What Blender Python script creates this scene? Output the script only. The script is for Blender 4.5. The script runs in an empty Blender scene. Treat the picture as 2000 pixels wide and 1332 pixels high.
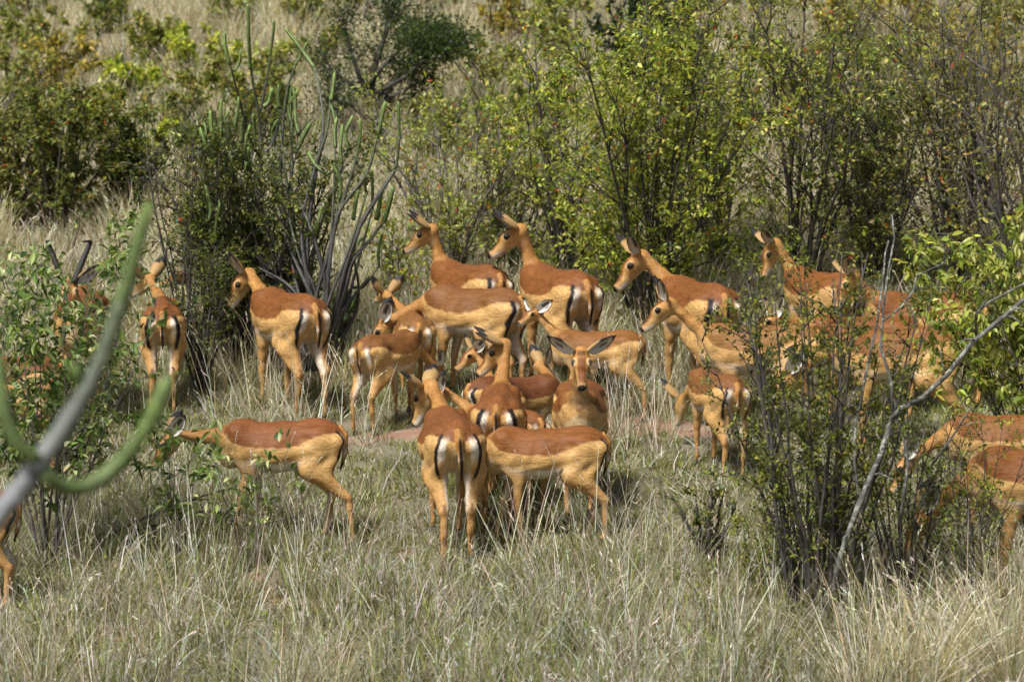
import bpy, math, random
import numpy as np
from mathutils import Vector, Matrix

sc = bpy.context.scene
COL = sc.collection
R = math.radians

# ------------------------------------------------------------------ camera, sky, sun, exposure
F_PX, PITCH, CAM_Z = 8000.0, R(4.9), 3.5
cam_data = bpy.data.cameras.new('camera')
cam_data.sensor_width = 36.0
cam_data.lens = 36.0 * F_PX / 2000.0
cam_data.clip_start = 0.5
cam_data.clip_end = 6000.0
cam_data.dof.use_dof = True
cam_data.dof.focus_distance = 26.5
cam_data.dof.aperture_fstop = 3.4
cam = bpy.data.objects.new('camera', cam_data)
cam.location = (0, 0, CAM_Z)
cam.rotation_euler = (R(90) - PITCH, 0, 0)
COL.objects.link(cam)
sc.camera = cam

SUN_EL, SUN_AZ = R(54), R(-146)       # azimuth measured from +Y (away from the camera) towards +X
world = bpy.data.worlds.new('World')
sc.world = world
world.use_nodes = True
wn = world.node_tree
bg = wn.nodes['Background']
sky = wn.nodes.new('ShaderNodeTexSky')
sky.sky_type = 'NISHITA'
sky.sun_disc = False
sky.sun_elevation = SUN_EL
sky.sun_rotation = SUN_AZ
sky.dust_density = 3.0
wn.links.new(sky.outputs[0], bg.inputs[0])
bg.inputs[1].default_value = 0.070

sun_data = bpy.data.lights.new('sun', 'SUN')
sun_data.energy = 4.5
sun_data.angle = R(14)
sun_data.color = (1.0, 0.985, 0.96)
sun = bpy.data.objects.new('sun', sun_data)
sd = Vector((math.cos(SUN_EL) * math.sin(SUN_AZ), math.cos(SUN_EL) * math.cos(SUN_AZ), math.sin(SUN_EL)))
sun.rotation_euler = sd.to_track_quat('Z', 'Y').to_euler()
sun.location = (0, 0, 40)
COL.objects.link(sun)

sc.view_settings.view_transform = 'Standard'
sc.view_settings.look = 'None'
sc.view_settings.exposure = 0.44
sc.view_settings.gamma = 1.0
sc.view_settings.use_curve_mapping = False
sc.cycles.max_bounces = 4
sc.cycles.diffuse_bounces = 2
sc.cycles.glossy_bounces = 1
sc.cycles.transmission_bounces = 2
sc.cycles.use_adaptive_sampling = True
sc.cycles.adaptive_threshold = 0.03
sc.cycles.use_denoising = True
sc.cycles.use_light_tree = False
sc.cycles.caustics_reflective = False
sc.cycles.caustics_refractive = False
world.cycles.sampling_method = 'MANUAL'
world.cycles.sample_map_resolution = 256

# ------------------------------------------------------------------ terrain and pixel helpers
SLOPE = 0.17
def ground_z(x, y):
    x = np.asarray(x, float); y = np.asarray(y, float)
    t = np.clip(y / 21.0, 0, 1)
    h00 = 2*t**3 - 3*t**2 + 1; h10 = t**3 - 2*t**2 + t; h01 = -2*t**3 + 3*t**2; h11 = t**3 - t**2
    near = h00 * 1.0 + h10 * 21 * (-0.02) + h01 * (-0.68) + h11 * 21 * SLOPE
    far = SLOPE * (y - 25.0)
    yc = np.clip(y - 90.0, 0, 60)                          # the hill rounds over well above the frame
    far = np.where(y > 90, SLOPE * 65 + SLOPE * (yc - yc**2 / 120.0), far)
    z = np.where(y < 21, near, far)
    und = 0.035 * np.sin(x * 1.3 + 0.7 * y) + 0.03 * np.sin(0.9 * y - 1.7 * x + 1.0) + 0.02 * np.sin(2.9 * x + 1.9 * y + 2.0)
    fade = np.clip((y - 3) / 10, 0, 1) * np.clip((140 - y) / 60, 0, 1)
    return z + und * 0.7 * fade

def ray(px, py):
    a, b = (px - 1000.0) / F_PX, -(py - 666.0) / F_PX
    d = np.array([a, math.cos(PITCH) + b * math.sin(PITCH), -math.sin(PITCH) + b * math.cos(PITCH)])
    return d / d[1]                                        # unit step along +Y

def at_y(px, py, y):
    d = ray(px, py)
    return np.array([d[0] * y, y, CAM_Z + d[2] * y])

def on_ground(px, py):
    d = ray(px, py)
    lo, hi = 16.0, 88.0
    ys = np.linspace(lo, hi, 1500)
    f = CAM_Z + d[2] * ys - ground_z(d[0] * ys, ys)
    k = np.argmax(f < 0)
    y = ys[k]
    for _ in range(20):
        g = CAM_Z + d[2] * y - float(ground_z(d[0] * y, y))
        y += g / (SLOPE - d[2])
    return np.array([d[0] * y, y, float(ground_z(d[0] * y, y))])

def link(o, parent=None):
    COL.objects.link(o)
    if parent is not None:
        o.parent = parent
    return o

def tag(o, label=None, cat=None, group=None, kind=None):
    if label: o['label'] = label
    if cat: o['category'] = cat
    if group: o['group'] = group
    if kind: o['kind'] = kind
    return o

def empty(name, loc=(0, 0, 0), rot=(0, 0, 0), s=1.0):
    o = bpy.data.objects.new(name, None)
    o.empty_display_size = 0.1
    o.location = loc; o.rotation_euler = rot; o.scale = (s, s, s)
    return link(o)

def np_mesh(name, V, faces, mat=None, smooth=False, tint=None, attr='tint'):
    """faces: int array (n,3) or (n,4); tint: per-vertex rgb"""
    me = bpy.data.meshes.new(name)
    V = np.asarray(V, np.float32); faces = np.asarray(faces, np.int32)
    n, k = faces.shape
    me.vertices.add(len(V)); me.vertices.foreach_set('co', V.ravel())
    me.loops.add(n * k); me.loops.foreach_set('vertex_index', faces.ravel())
    me.polygons.add(n)
    me.polygons.foreach_set('loop_start', np.arange(0, n * k, k, dtype=np.int32))
    if smooth:
        me.polygons.foreach_set('use_smooth', np.ones(n, bool))
    me.update(calc_edges=True)
    if tint is not None:
        a = me.attributes.new(attr, 'FLOAT_COLOR', 'POINT')
        c = np.ones((len(V), 4), np.float32); c[:, :3] = tint
        a.data.foreach_set('color', c.ravel())
    if mat is not None:
        me.materials.append(mat)
    return me

# ------------------------------------------------------------------ materials
def new_mat(name):
    m = bpy.data.materials.new(name); m.use_nodes = True
    nt = m.node_tree; b = nt.nodes['Principled BSDF']
    return m, nt, b

def noise(nt, scale, detail=3, vec=None, rough=0.5):
    n = nt.nodes.new('ShaderNodeTexNoise')
    n.inputs['Scale'].default_value = scale; n.inputs['Detail'].default_value = detail
    n.inputs['Roughness'].default_value = rough
    if vec is not None: nt.links.new(vec, n.inputs['Vector'])
    return n

def mixrgb(nt, a, b, fac, mode='MIX'):
    m = nt.nodes.new('ShaderNodeMix'); m.data_type = 'RGBA'; m.blend_type = mode
    for sock, v in ((m.inputs[0], fac), (m.inputs[6], a), (m.inputs[7], b)):
        if hasattr(v, 'is_output'): nt.links.new(v, sock)
        else: sock.default_value = v if not isinstance(v, tuple) or len(v) == 4 else (*v, 1)
    return m.outputs[2]

def ramp(nt, fac, lo, hi, a=0.0, b=1.0):
    m = nt.nodes.new('ShaderNodeMapRange')
    nt.links.new(fac, m.inputs[0])
    for i, v in enumerate((lo, hi, a, b)): m.inputs[i + 1].default_value = v
    return m.outputs[0]

def attr_col(nt, name='tint'):
    a = nt.nodes.new('ShaderNodeAttribute'); a.attribute_name = name
    return a.outputs['Color']

def coat_mat():
    m, nt, b = new_mat('coat')
    tc = nt.nodes.new('ShaderNodeTexCoord')
    mp = nt.nodes.new('ShaderNodeMapping'); mp.inputs['Scale'].default_value = (15, 95, 80)
    nt.links.new(tc.outputs['Object'], mp.inputs[0])
    hair = noise(nt, 1.0, 4, mp.outputs[0], 0.65)
    mp2 = nt.nodes.new('ShaderNodeMapping'); mp2.inputs['Scale'].default_value = (9, 26, 20)
    nt.links.new(tc.outputs['Object'], mp2.inputs[0])
    blotch = noise(nt, 1.0, 4, mp2.outputs[0], 0.6)
    c = attr_col(nt, 'coat')
    dark = mixrgb(nt, c, (0.62, 0.54, 0.47, 1), 1.0, 'MULTIPLY')
    c1 = mixrgb(nt, dark, c, ramp(nt, hair.outputs[0], 0.30, 0.58))
    lite = mixrgb(nt, c1, (1.12, 1.11, 1.08, 1), 1.0, 'MULTIPLY')
    drk = mixrgb(nt, c1, (0.90, 0.87, 0.84, 1), 1.0, 'MULTIPLY')
    c2 = mixrgb(nt, drk, lite, ramp(nt, blotch.outputs[0], 0.36, 0.66))
    nt.links.new(c2, b.inputs['Base Color'])
    b.inputs['Roughness'].default_value = 0.58
    b.inputs['Specular IOR Level'].default_value = 0.28
    bp = nt.nodes.new('ShaderNodeBump'); bp.inputs['Strength'].default_value = 0.55; bp.inputs['Distance'].default_value = 0.008
    nt.links.new(hair.outputs[0], bp.inputs['Height'])
    nt.links.new(bp.outputs[0], b.inputs['Normal'])
    return m

def flat_mat(name, col, rough=0.5, spec=0.5):
    m, nt, b = new_mat(name)
    n = noise(nt, 30.0)
    c = mixrgb(nt, tuple(0.75 * x for x in col), tuple(min(1, 1.2 * x) for x in col), n.outputs[0])
    nt.links.new(c, b.inputs['Base Color'])
    b.inputs['Roughness'].default_value = rough
    b.inputs['Specular IOR Level'].default_value = spec
    return m

def leaf_mat(name, trans=0.42, rough=0.42, attr='tint', rnd=0.0):
    m, nt, b = new_mat(name)
    c = attr_col(nt, attr)
    if rnd:
        oi = nt.nodes.new('ShaderNodeObjectInfo')
        hs = nt.nodes.new('ShaderNodeHueSaturation')
        nt.links.new(ramp(nt, oi.outputs['Random'], 0, 1, 1 - rnd, 1 + rnd), hs.inputs['Value'])
        nt.links.new(c, hs.inputs['Color'])
        c = hs.outputs[0]
    nt.links.new(c, b.inputs['Base Color'])
    b.inputs['Roughness'].default_value = rough
    b.inputs['Specular IOR Level'].default_value = 0.4
    tr = nt.nodes.new('ShaderNodeBsdfTranslucent')
    tcol = mixrgb(nt, c, (1.25, 1.25, 0.7, 1), 1.0, 'MULTIPLY')
    nt.links.new(tcol, tr.inputs['Color'])
    mx = nt.nodes.new('ShaderNodeMixShader'); mx.inputs[0].default_value = trans
    nt.links.new(b.outputs[0], mx.inputs[1]); nt.links.new(tr.outputs[0], mx.inputs[2])
    nt.links.new(mx.outputs[0], nt.nodes['Material Output'].inputs[0])
    return m

def bark_mat(name, c1, c2, scale=18.0, spots=None):
    m, nt, b = new_mat(name)
    tc = nt.nodes.new('ShaderNodeTexCoord')
    n = noise(nt, scale, 5, tc.outputs['Object'], 0.65)
    c = mixrgb(nt, (*c1, 1), (*c2, 1), ramp(nt, n.outputs[0], 0.35, 0.65))
    if spots:
        n2 = noise(nt, 26.0, 3, tc.outputs['Object'], 0.6)
        c = mixrgb(nt, c, (*spots, 1), ramp(nt, n2.outputs[0], 0.52, 0.58))
    nt.links.new(c, b.inputs['Base Color'])
    b.inputs['Roughness'].default_value = 0.85
    bp = nt.nodes.new('ShaderNodeBump'); bp.inputs['Strength'].default_value = 0.6; bp.inputs['Distance'].default_value = 0.01
    nt.links.new(n.outputs[0], bp.inputs['Height']); nt.links.new(bp.outputs[0], b.inputs['Normal'])
    return m

M_COAT = coat_mat()
M_EYE = flat_mat('eye_dark', (0.008, 0.006, 0.005), 0.08, 0.6)
M_HOOF = flat_mat('hoof_horn', (0.03, 0.025, 0.02), 0.45)
M_HORN = flat_mat('horn_black', (0.03, 0.027, 0.025), 0.5)
M_EAR = leaf_mat('ear_skin', 0.03, 0.65, 'coat')
M_LEAF = leaf_mat('leaf')
M_GRASS = leaf_mat('grass_blade', 0.3, 0.55, 'tint', 0.3)
M_BARK = bark_mat('bark_dark', (0.022, 0.018, 0.015), (0.095, 0.08, 0.07))
M_BARK2 = bark_mat('bark_grey', (0.06, 0.052, 0.045), (0.19, 0.17, 0.15))
M_LICHEN = bark_mat('bark_lichen', (0.05, 0.045, 0.04), (0.15, 0.142, 0.13), 14, (0.26, 0.275, 0.23))
M_STEM = bark_mat('succulent_bark', (0.045, 0.043, 0.036), (0.185, 0.18, 0.165), 12)
def succ_mat():
    m, nt, b = new_mat('succulent_skin')
    tc = nt.nodes.new('ShaderNodeTexCoord')
    n = noise(nt, 30.0, 5, tc.outputs['Object'], 0.7); n2 = noise(nt, 7.0, 3, tc.outputs['Object'], 0.6)
    c = attr_col(nt)
    c = mixrgb(nt, mixrgb(nt, c, (0.5, 0.48, 0.46, 1), 1.0, 'MULTIPLY'), c, ramp(nt, n.outputs[0], 0.34, 0.56))
    c = mixrgb(nt, c, mixrgb(nt, c, (1.3, 1.3, 1.25, 1), 1.0, 'MULTIPLY'), ramp(nt, n2.outputs[0], 0.5, 0.7))
    nt.links.new(c, b.inputs['Base Color']); b.inputs['Roughness'].default_value = 0.6
    bp = nt.nodes.new('ShaderNodeBump'); bp.inputs['Strength'].default_value = 0.5; bp.inputs['Distance'].default_value = 0.006
    nt.links.new(n.outputs[0], bp.inputs['Height']); nt.links.new(bp.outputs[0], b.inputs['Normal'])
    return m
M_SUCC = succ_mat()
# ------------------------------------------------------------------ impala builder: one continuous body surface from a smooth distance field
TX = np.array([-.47, -.445, -.40, -.34, -.25, -.12, .0, .12, .24, .33, .39, .43, .455])
TZ = np.array([.735, .735, .727, .715, .700, .682, .672, .672, .680, .694, .705, .712, .716])
TH = np.array([.012, .065, .115, .148, .166, .176, .184, .182, .172, .148, .112, .070, .012])
TW = np.array([.010, .058, .106, .140, .160, .172, .184, .176, .150, .116, .084, .052, .010])

def smin(a, b, k):
    h = np.maximum(k - np.abs(a - b), 0) / k
    return np.minimum(a, b) - h * h * (k * 0.25)

def cap(P, a, b, r1, r2, fy=1.0):
    """tapered capsule; P holds the columns x, y, z"""
    x, y, z = P
    if fy != 1.0:
        m = 0.5 * (a[1] + b[1]); y = (y - m) / fy + m
    bx, by, bz = b[0] - a[0], b[1] - a[1], b[2] - a[2]
    px, py, pz = x - a[0], y - a[1], z - a[2]
    h = np.clip((px * bx + py * by + pz * bz) / (bx * bx + by * by + bz * bz), 0, 1)
    px = px - h * bx; py = py - h * by; pz = pz - h * bz
    d = np.sqrt(px * px + py * py + pz * pz) - (r1 + (r2 - r1) * h)
    return d * (fy if fy < 1 else 1.0)

def ell(P, c, r):
    x, y, z = (P[0] - c[0]) / r[0], (P[1] - c[1]) / r[1], (P[2] - c[2]) / r[2]
    k0 = np.sqrt(x * x + y * y + z * z)
    x = x / r[0]; y = y / r[1]; z = z / r[2]
    return k0 * (k0 - 1) / np.maximum(np.sqrt(x * x + y * y + z * z), 1e-6)

def chain(P, pts, rs, k=0.012, fy=1.0):
    d = None
    for i in range(len(pts) - 1):
        c = cap(P, pts[i], pts[i + 1], rs[i], rs[i + 1], fy)
        d = c if d is None else smin(d, c, k)
    return d

def bez(a, c, b, t):
    return (1 - t)**2 * a + 2 * t * (1 - t) * c + t * t * b

class Pose: pass

def make_pose(neck_az, neck_el, neck_len, head_yaw, head_pitch, head_roll, legs, dz, belly, tail, young):
    p = Pose()
    p.young = young; p.belly = belly
    B = np.array([.315, 0, .745])
    ca, sa = math.cos(neck_az), math.sin(neck_az)
    v = np.array([math.cos(neck_el) * ca, math.cos(neck_el) * sa, math.sin(neck_el)])
    p.poll = B + neck_len * v
    C = B + 0.42 * neck_len * (np.array([0.75, 0, 0.45 if neck_el > 0 else 0.1]) * 0.6 + v * 0.55)
    ts = [0, .25, .5, .75, 1.0]
    p.neck = [bez(B, C, p.poll, t) for t in ts]
    p.neck_r = [.096, .066, .047, .040, .042]
    cy, sy = math.cos(head_yaw), math.sin(head_yaw); cp, sp = math.cos(head_pitch), math.sin(head_pitch)
    hx = np.array([cp * cy, cp * sy, sp]); hy = np.array([-sy, cy, 0]); hz = np.cross(hx, hy)
    cr, sr = math.cos(head_roll), math.sin(head_roll)
    hy, hz = cr * hy + sr * hz, -sr * hy + cr * hz
    p.H = np.stack([hx, hy, hz], 1)                       # columns: head axes
    p.hs = 1.19 if not young else 1.10
    p.front, p.hind = [], []
    for i, s in enumerate((1, -1)):
        dx, z = legs[i], dz[i]
        p.front.append([(.275, s*.088, .70), (.195 + .12*dx, s*.092, .515), (.235 + .6*dx, s*.085, .305 + .5*z + .12*abs(dx)*.3),
                        (.232 + dx, s*.08, .095 + z), (.255 + dx, s*.08, .035 + z)])
        dx, z = legs[i + 2], dz[i + 2]
        p.hind.append([(-.265, s*.098*belly, .705), (-.185 + .25*dx, s*.122*belly, .525), (-.405 + .62*dx, s*.088, .335 + .45*z),
                       (-.385 + dx, s*.088, .095 + z), (-.358 + dx, s*.088, .035 + z)])
    p.tail = [(-.430, 0, .815), (-.466, tail*.3, .755), (-.466, tail*.7, .64), (-.432, tail, .51)]
    return p

def impala_sdf(P, p, parts=False):
    PT = np.asarray(P)
    P = [np.ascontiguousarray(PT[:, i], dtype=np.float32) for i in range(3)]
    x, y, z = P
    xc = np.clip(x, TX[0], TX[-1])
    zc, h, w = (np.interp(xc, TX, T).astype(np.float32) for T in (TZ, TH, TW))
    w = w * np.float32(p.belly)
    # fuller below the middle than above it
    t = np.clip((z - zc) / h, -1, 1)
    w2 = w * (1 - .20 * np.clip(t, 0, 1) + .05 * np.clip(-t, 0, 1))
    qa, qb = y / w2, (z - zc) / h
    k0 = np.sqrt(qa * qa + qb * qb)
    qa = qa / w2; qb = qb / h
    dt = k0 * (k0 - 1) / np.maximum(np.sqrt(qa * qa + qb * qb), 1e-6)
    ov = np.abs(x - xc)
    torso = np.where(ov > 0, np.sqrt(np.maximum(dt, 0)**2 + ov**2), dt)
    torso = smin(torso, ell(P, (.25, 0, .80), (.10, .05, .068)), .05)         # withers
    torso = smin(torso, ell(P, (-.24, 0, .80), (.13, .055, .070)), .05)       # sacrum
    torso = smin(torso, ell(P, (.36, 0, .62), (.085, .075, .10)), .06)        # brisket
    neck = chain(P, p.neck, p.neck_r, .02)
    HpM = ((PT - p.poll) @ p.H / p.hs).astype(np.float32)
    Hp = [HpM[:, i] for i in range(3)]
    head = smin(ell(Hp, (.030, 0, .004), (.066, .047, .050)), ell(Hp, (.088, 0, .004), (.056, .051, .040)), .02)
    head = smin(head, cap(Hp, (.10, 0, -.010), (.215, 0, -.040), .039, .0225), .02)
    head = smin(head, cap(Hp, (.045, 0, -.034), (.198, 0, -.055), .029, .016), .018)
    head = smin(head, ell(Hp, (.226, 0, -.043), (.024, .026, .024)), .014)
    for s in (1, -1):
        head = smin(head, ell(Hp, (.088, s * .046, .020), (.026, .014, .015)), .01)
    head = head * p.hs
    tail = chain(P, p.tail, [.020, .021, .020, .008], .012)
    legs = None; flist = []
    for s, f, g in ((1, p.front[0], p.hind[0]), (-1, p.front[1], p.hind[1])):
        sh = cap(P, (.305, s*.088, .775), (.215, s*.100, .56), .078, .064, .60)
        fo = chain(P, f[1:], [.048, .0275, .0165, .0215], .008)
        fo = smin(fo, cap(P, f[0], f[1], .080, .050, .7), .03)
        fo = smin(fo, sh, .025)
        th = cap(P, g[0], g[1], .122, .078, .62)
        ham = cap(P, (-.402, s*.080*p.belly, .715), (g[1][0] - .115, s*.104*p.belly, .48), .066, .044, .95)
        hi = chain(P, g[1:], [.064, .0285, .0170, .0220], .008)
        hi = smin(hi, cap(P, (-.30, s*.098, .50), g[2], .050, .024), .03)
        hi = smin(smin(hi, th, .05), ham, .035)
        flist += [fo, hi]
    d = smin(torso, neck, .07)
    d = smin(d, smin(flist[0], flist[2], .004), .038)
    d = smin(d, smin(flist[1], flist[3], .004), .045)
    for s in (1, -1):                                                      # hollow of the flank in front of the thigh
        hol = ell(P, (-.135, s*.190*p.belly, .735), (.08, .045, .06))
        d = -smin(-d, hol, .045)
        hol = ell(P, (.315, s*.165, .60), (.03, .03, .10))
        d = -smin(-d, hol, .04)
    d = d - np.float32(.0030) * np.sin(x * 62 + z * 18) * np.clip(1 - np.abs(x - .06) / .16, 0, 1) * np.clip(1 - np.abs(t) * .9, 0, 1)   # faint ribs
    d = d - np.float32(.0042) * np.sin(x * 23 + 2 * np.sin(z * 19 + y * 9)) * np.sin(z * 27 + y * 21 + 1)
    d = smin(d, tail, .010)
    d = smin(d, head, .030)
    if parts:
        return d, torso, neck, head, tail, flist, HpM, (t, zc, h, w)
    return d

EDGES = [(0,1),(2,3),(4,5),(6,7),(0,2),(1,3),(4,6),(5,7),(0,4),(1,5),(2,6),(3,7)]
CORN = np.array([[(i >> 2) & 1, (i >> 1) & 1, i & 1] for i in range(8)])

def surface_nets(F, org, v):
    ins = F < 0
    c8 = np.stack([ins[a:a + F.shape[0] - 1, b:b + F.shape[1] - 1, c:c + F.shape[2] - 1] for a, b, c in CORN])
    s = c8.sum(0); mixed = (s > 0) & (s < 8)
    cells = np.argwhere(mixed)
    vals = np.stack([F[cells[:, 0] + a, cells[:, 1] + b, cells[:, 2] + c] for a, b, c in CORN], 1)
    acc = np.zeros((len(cells), 3)); cnt = np.zeros(len(cells))
    for i, j in EDGES:
        a, b = vals[:, i], vals[:, j]; m = (a < 0) != (b < 0)
        t = a[m] / (a[m] - b[m])
        acc[m] += CORN[i] + t[:, None] * (CORN[j] - CORN[i]); cnt[m] += 1
    V = (cells + acc / cnt[:, None]) * v + org
    idx = -np.ones(mixed.shape, np.int64); idx[mixed] = np.arange(len(cells))
    Q = []
    for ax in range(3):
        sl0 = [slice(None)] * 3; sl1 = [slice(None)] * 3
        sl0[ax] = slice(0, -1); sl1[ax] = slice(1, None)
        A, B = ins[tuple(sl0)], ins[tuple(sl1)]
        e = np.argwhere(A != B)
        u, w = (ax + 1) % 3, (ax + 2) % 3
        ok = (e[:, u] > 0) & (e[:, w] > 0) & (e[:, u] < F.shape[u] - 1) & (e[:, w] < F.shape[w] - 1)
        e = e[ok]; fl = A[e[:, 0], e[:, 1], e[:, 2]]
        q = []
        for du, dw in ((-1, -1), (0, -1), (0, 0), (-1, 0)):
            c = e.copy(); c[:, u] += du; c[:, w] += dw
            q.append(idx[c[:, 0], c[:, 1], c[:, 2]])
        q = np.stack(q, 1)
        q[~fl] = q[~fl][:, ::-1]
        Q.append(q)
    Q = np.concatenate(Q)
    return V, Q[(Q >= 0).all(1)]

def polygonize(p, v):
    allp = np.array(list(p.neck) + [p.poll + p.H @ np.array([.27, 0, -.04])] + p.front[0] + p.front[1] + p.hind[0] + p.hind[1] + [(-.52, .12, .86), (.47, -.2, .9), (-.5, -.2, .9), (0, .2, .9)])
    lo = allp.min(0) - .10; hi = allp.max(0) + .10
    lo[2] = max(lo[2], min(p.front[0][4][2], p.front[1][4][2], p.hind[0][4][2], p.hind[1][4][2]) - .05)
    m = np.ceil((hi - lo) / (4 * v)).astype(int)
    ax = [lo[i] + np.arange(m[i] + 1) * 4 * v for i in range(3)]
    G = np.stack(np.meshgrid(*ax, indexing='ij'), -1)
    C = impala_sdf(G.reshape(-1, 3), p).reshape(G.shape[:3])
    cm = None
    for a, b, c in CORN:
        s = np.abs(C[a:a + m[0], b:b + m[1], c:c + m[2]])
        cm = s if cm is None else np.minimum(cm, s)
    near = cm < 4 * v * 0.9
    F = np.repeat(np.repeat(np.repeat(C, 4, 0), 4, 1), 4, 2)[:4*m[0] + 1, :4*m[1] + 1, :4*m[2] + 1].copy()
    nf = np.zeros(F.shape, bool)
    big = np.repeat(np.repeat(np.repeat(near, 4, 0), 4, 1), 4, 2)
    for a, b, c in CORN:
        nf[a:a + big.shape[0], b:b + big.shape[1], c:c + big.shape[2]] |= big
    I = np.argwhere(nf)
    F[nf] = impala_sdf(lo + I * v, p)
    return surface_nets(F, lo, v)

def vnormals(V, Q):
    n = np.cross(V[Q[:, 2]] - V[Q[:, 0]], V[Q[:, 3]] - V[Q[:, 1]])
    N = np.zeros_like(V)
    for i in range(4): np.add.at(N, Q[:, i], n)
    return N / np.maximum(np.linalg.norm(N, axis=1, keepdims=True), 1e-9)

def sstep(a, b, x):
    t = np.clip((x - a) / (b - a), 0, 1)
    return t * t * (3 - 2 * t)

def vnoise(P, s, seed=0):
    a = P * s + seed * 7.13
    return (np.sin(a[:, 0] + 1.7 * np.sin(a[:, 1] * 1.3)) + np.sin(a[:, 1] * 1.1 + 1.3 * np.sin(a[:, 2] * 0.9 + 2)) + np.sin(a[:, 2] * 1.2 + 1.1 * np.sin(a[:, 0] * 1.4 + 4))) / 3

C_SAD = np.array([.195, .072, .016]); C_TAN = np.array([.56, .345, .128]); C_WHT = np.array([.74, .70, .63])
C_NECK = np.array([.44, .215, .056]); C_BLK = np.array([.012, .010, .009]); C_LEG = np.array([.48, .275, .100])
C_RUF = np.array([.19, .066, .018]); C_PALE = np.array([.62, .46, .26])

def mix(a, b, f):
    f = f[:, None]
    return a * (1 - f) + b * f

def coat_colour(V, N, p, seed, young, sad=C_SAD):
    d, torso, neck, head, tail, fl, Hp, (t, zc, h, w) = impala_sdf(V, p, True)
    x, y, z = V[:, 0], V[:, 1], V[:, 2]; ay = np.abs(y)
    one = np.ones(len(V))
    nz = vnoise(V, 22, seed); nz2 = vnoise(V, 60, seed + 3)
    # ---- trunk: rufous saddle, tan flank, white belly
    tb = 0.04 + .42 * sstep(-.06, -.36, x) + .10 * sstep(.2, .36, x) + .85 * sstep(.33, .44, x) + .03 * nz
    cT = mix(C_TAN * one[:, None], C_PALE * one[:, None], sstep(-.35, -.75, t))
    cT = mix(cT, sad * one[:, None], sstep(tb - .06, tb + .06, t + .05 * nz2))
    cT = mix(cT, C_RUF * one[:, None], .35 * sstep(.75, .95, t) * (np.abs(y) < .06))
    wb = sstep(-.50, -.64, t + .04 * nz) * sstep(-.33, -.26, x) * sstep(.36, .26, x)
    cT = mix(cT, C_WHT * one[:, None], wb)
    # ---- neck
    top = np.clip(N[:, 2] * .3 + .5, 0, 1)
    cN = mix(C_NECK * one[:, None], C_TAN * one[:, None], .35 + .25 * nz)
    pn = np.array(p.neck); axis = pn[-1] - pn[0]; axis /= np.linalg.norm(axis)
    face = p.H[:, 0] * .6 + np.array([.6, 0, -.4]); face = face - axis * (face @ axis); face /= np.linalg.norm(face) + 1e-6
    back = -(N @ face)
    cN = mix(cN, C_NECK * .82 * one[:, None], sstep(-.05, .75, back))
    cN = mix(cN, C_PALE * one[:, None], .65 * sstep(.35, .9, -back))
    # ---- head
    hx, hy, hz = Hp[:, 0], Hp[:, 1], Hp[:, 2]
    cH = mix(C_TAN * one[:, None], C_NECK * one[:, None], sstep(-.02, .03, hz))
    cH = mix(cH, C_RUF * one[:, None], .95 * sstep(.026, .020, np.abs(hy)) * sstep(.05, .09, hx) * sstep(.24, .20, hx) * sstep(.005, .02, hz + .32 * (hx - .1)))
    cH = mix(cH, C_RUF * .5 * one[:, None], .9 * sstep(.022, .030, np.abs(hx - .045) * -1 + .045) * (hz > .045) * sstep(.05, .03, np.abs(hy)))
    cH = mix(cH, C_PALE * 1.05 * one[:, None], .7 * sstep(-.025, -.05, hz) * sstep(.22, .12, hx))
    e = np.linalg.norm(np.stack([hx - .092, np.abs(hy) - .052, hz - .020], 1), axis=1)
    cH = mix(cH, C_PALE * 1.1 * one[:, None], .8 * sstep(.035, .027, e) * sstep(-.01, .02, hz + .6 * (hx - .10)))
    cH = mix(cH, C_BLK * one[:, None], .95 * sstep(.0235, .0185, e))
    cH = mix(cH, C_WHT * one[:, None], sstep(.135, .175, hx) * sstep(-.038, -.047, hz))
    cH = mix(cH, C_WHT * one[:, None], .6 * sstep(-.06, -.072, hz) * sstep(.0, .04, hx))
    cH = mix(cH, C_BLK * one[:, None], sstep(.222, .234, hx) * sstep(-.056, -.048, hz))
    # ---- legs
    cols = []
    for i, s in ((0, 1), (1, 1), (2, -1), (3, -1)):
        fore = i in (0, 2)
        c = mix(C_TAN * one[:, None], C_LEG * one[:, None], sstep(.58, .35, z))
        inner = N[:, 1] * s
        c = mix(c, C_WHT * one[:, None], .75 * sstep(-.2, -.7, inner) * sstep(.22, .42, z) * sstep(.68, .58, z))
        if fore:
            c = mix(c, sad * one[:, None], sstep(tb - .04, tb + .04, t) * sstep(.56, .64, z))
            c = mix(c, C_RUF * one[:, None], .5 * sstep(.3, .8, N[:, 0]) * sstep(.42, .30, z) * sstep(.08, .15, z))
        else:
            c = mix(c, sad * one[:, None], sstep(tb - .04, tb + .04, t) * sstep(.70, .76, z))
            c = mix(c, C_BLK * one[:, None], .9 * sstep(-.35, -.8, N[:, 0]) * sstep(.30, -.2, np.abs(N[:, 1]) - .25) * (sstep(.30, .32, z) * sstep(.37, .35, z) * .8 + sstep(.09, .11, z) * sstep(.185, .15, z)))
        c = mix(c, C_BLK * one[:, None], sstep(.062, .048, z - (p.front if fore else p.hind)[0 if s > 0 else 1][4][2] + .035))
        cols.append(c)
    ds = [torso, neck, head, fl[0], fl[1], fl[2], fl[3]]
    cs = [cT, cN, cH] + cols
    W = np.exp(-np.clip(np.stack(ds), -.05, .2) / .014)
    W /= W.sum(0)
    c = sum(W[i][:, None] * cs[i] for i in range(7))
    # ---- rump: white buttocks, a black stripe down each thigh
    rear = sstep(-.10, -.35, N[:, 0]) * (x < -.30) * sstep(.50, .54, z) * sstep(.795, .73, z) * (tail > .008)
    yc = np.interp(z, [.48, .55, .62, .70, .76, .80], [.082, .104, .116, .116, .100, .076]) * p.belly
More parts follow.
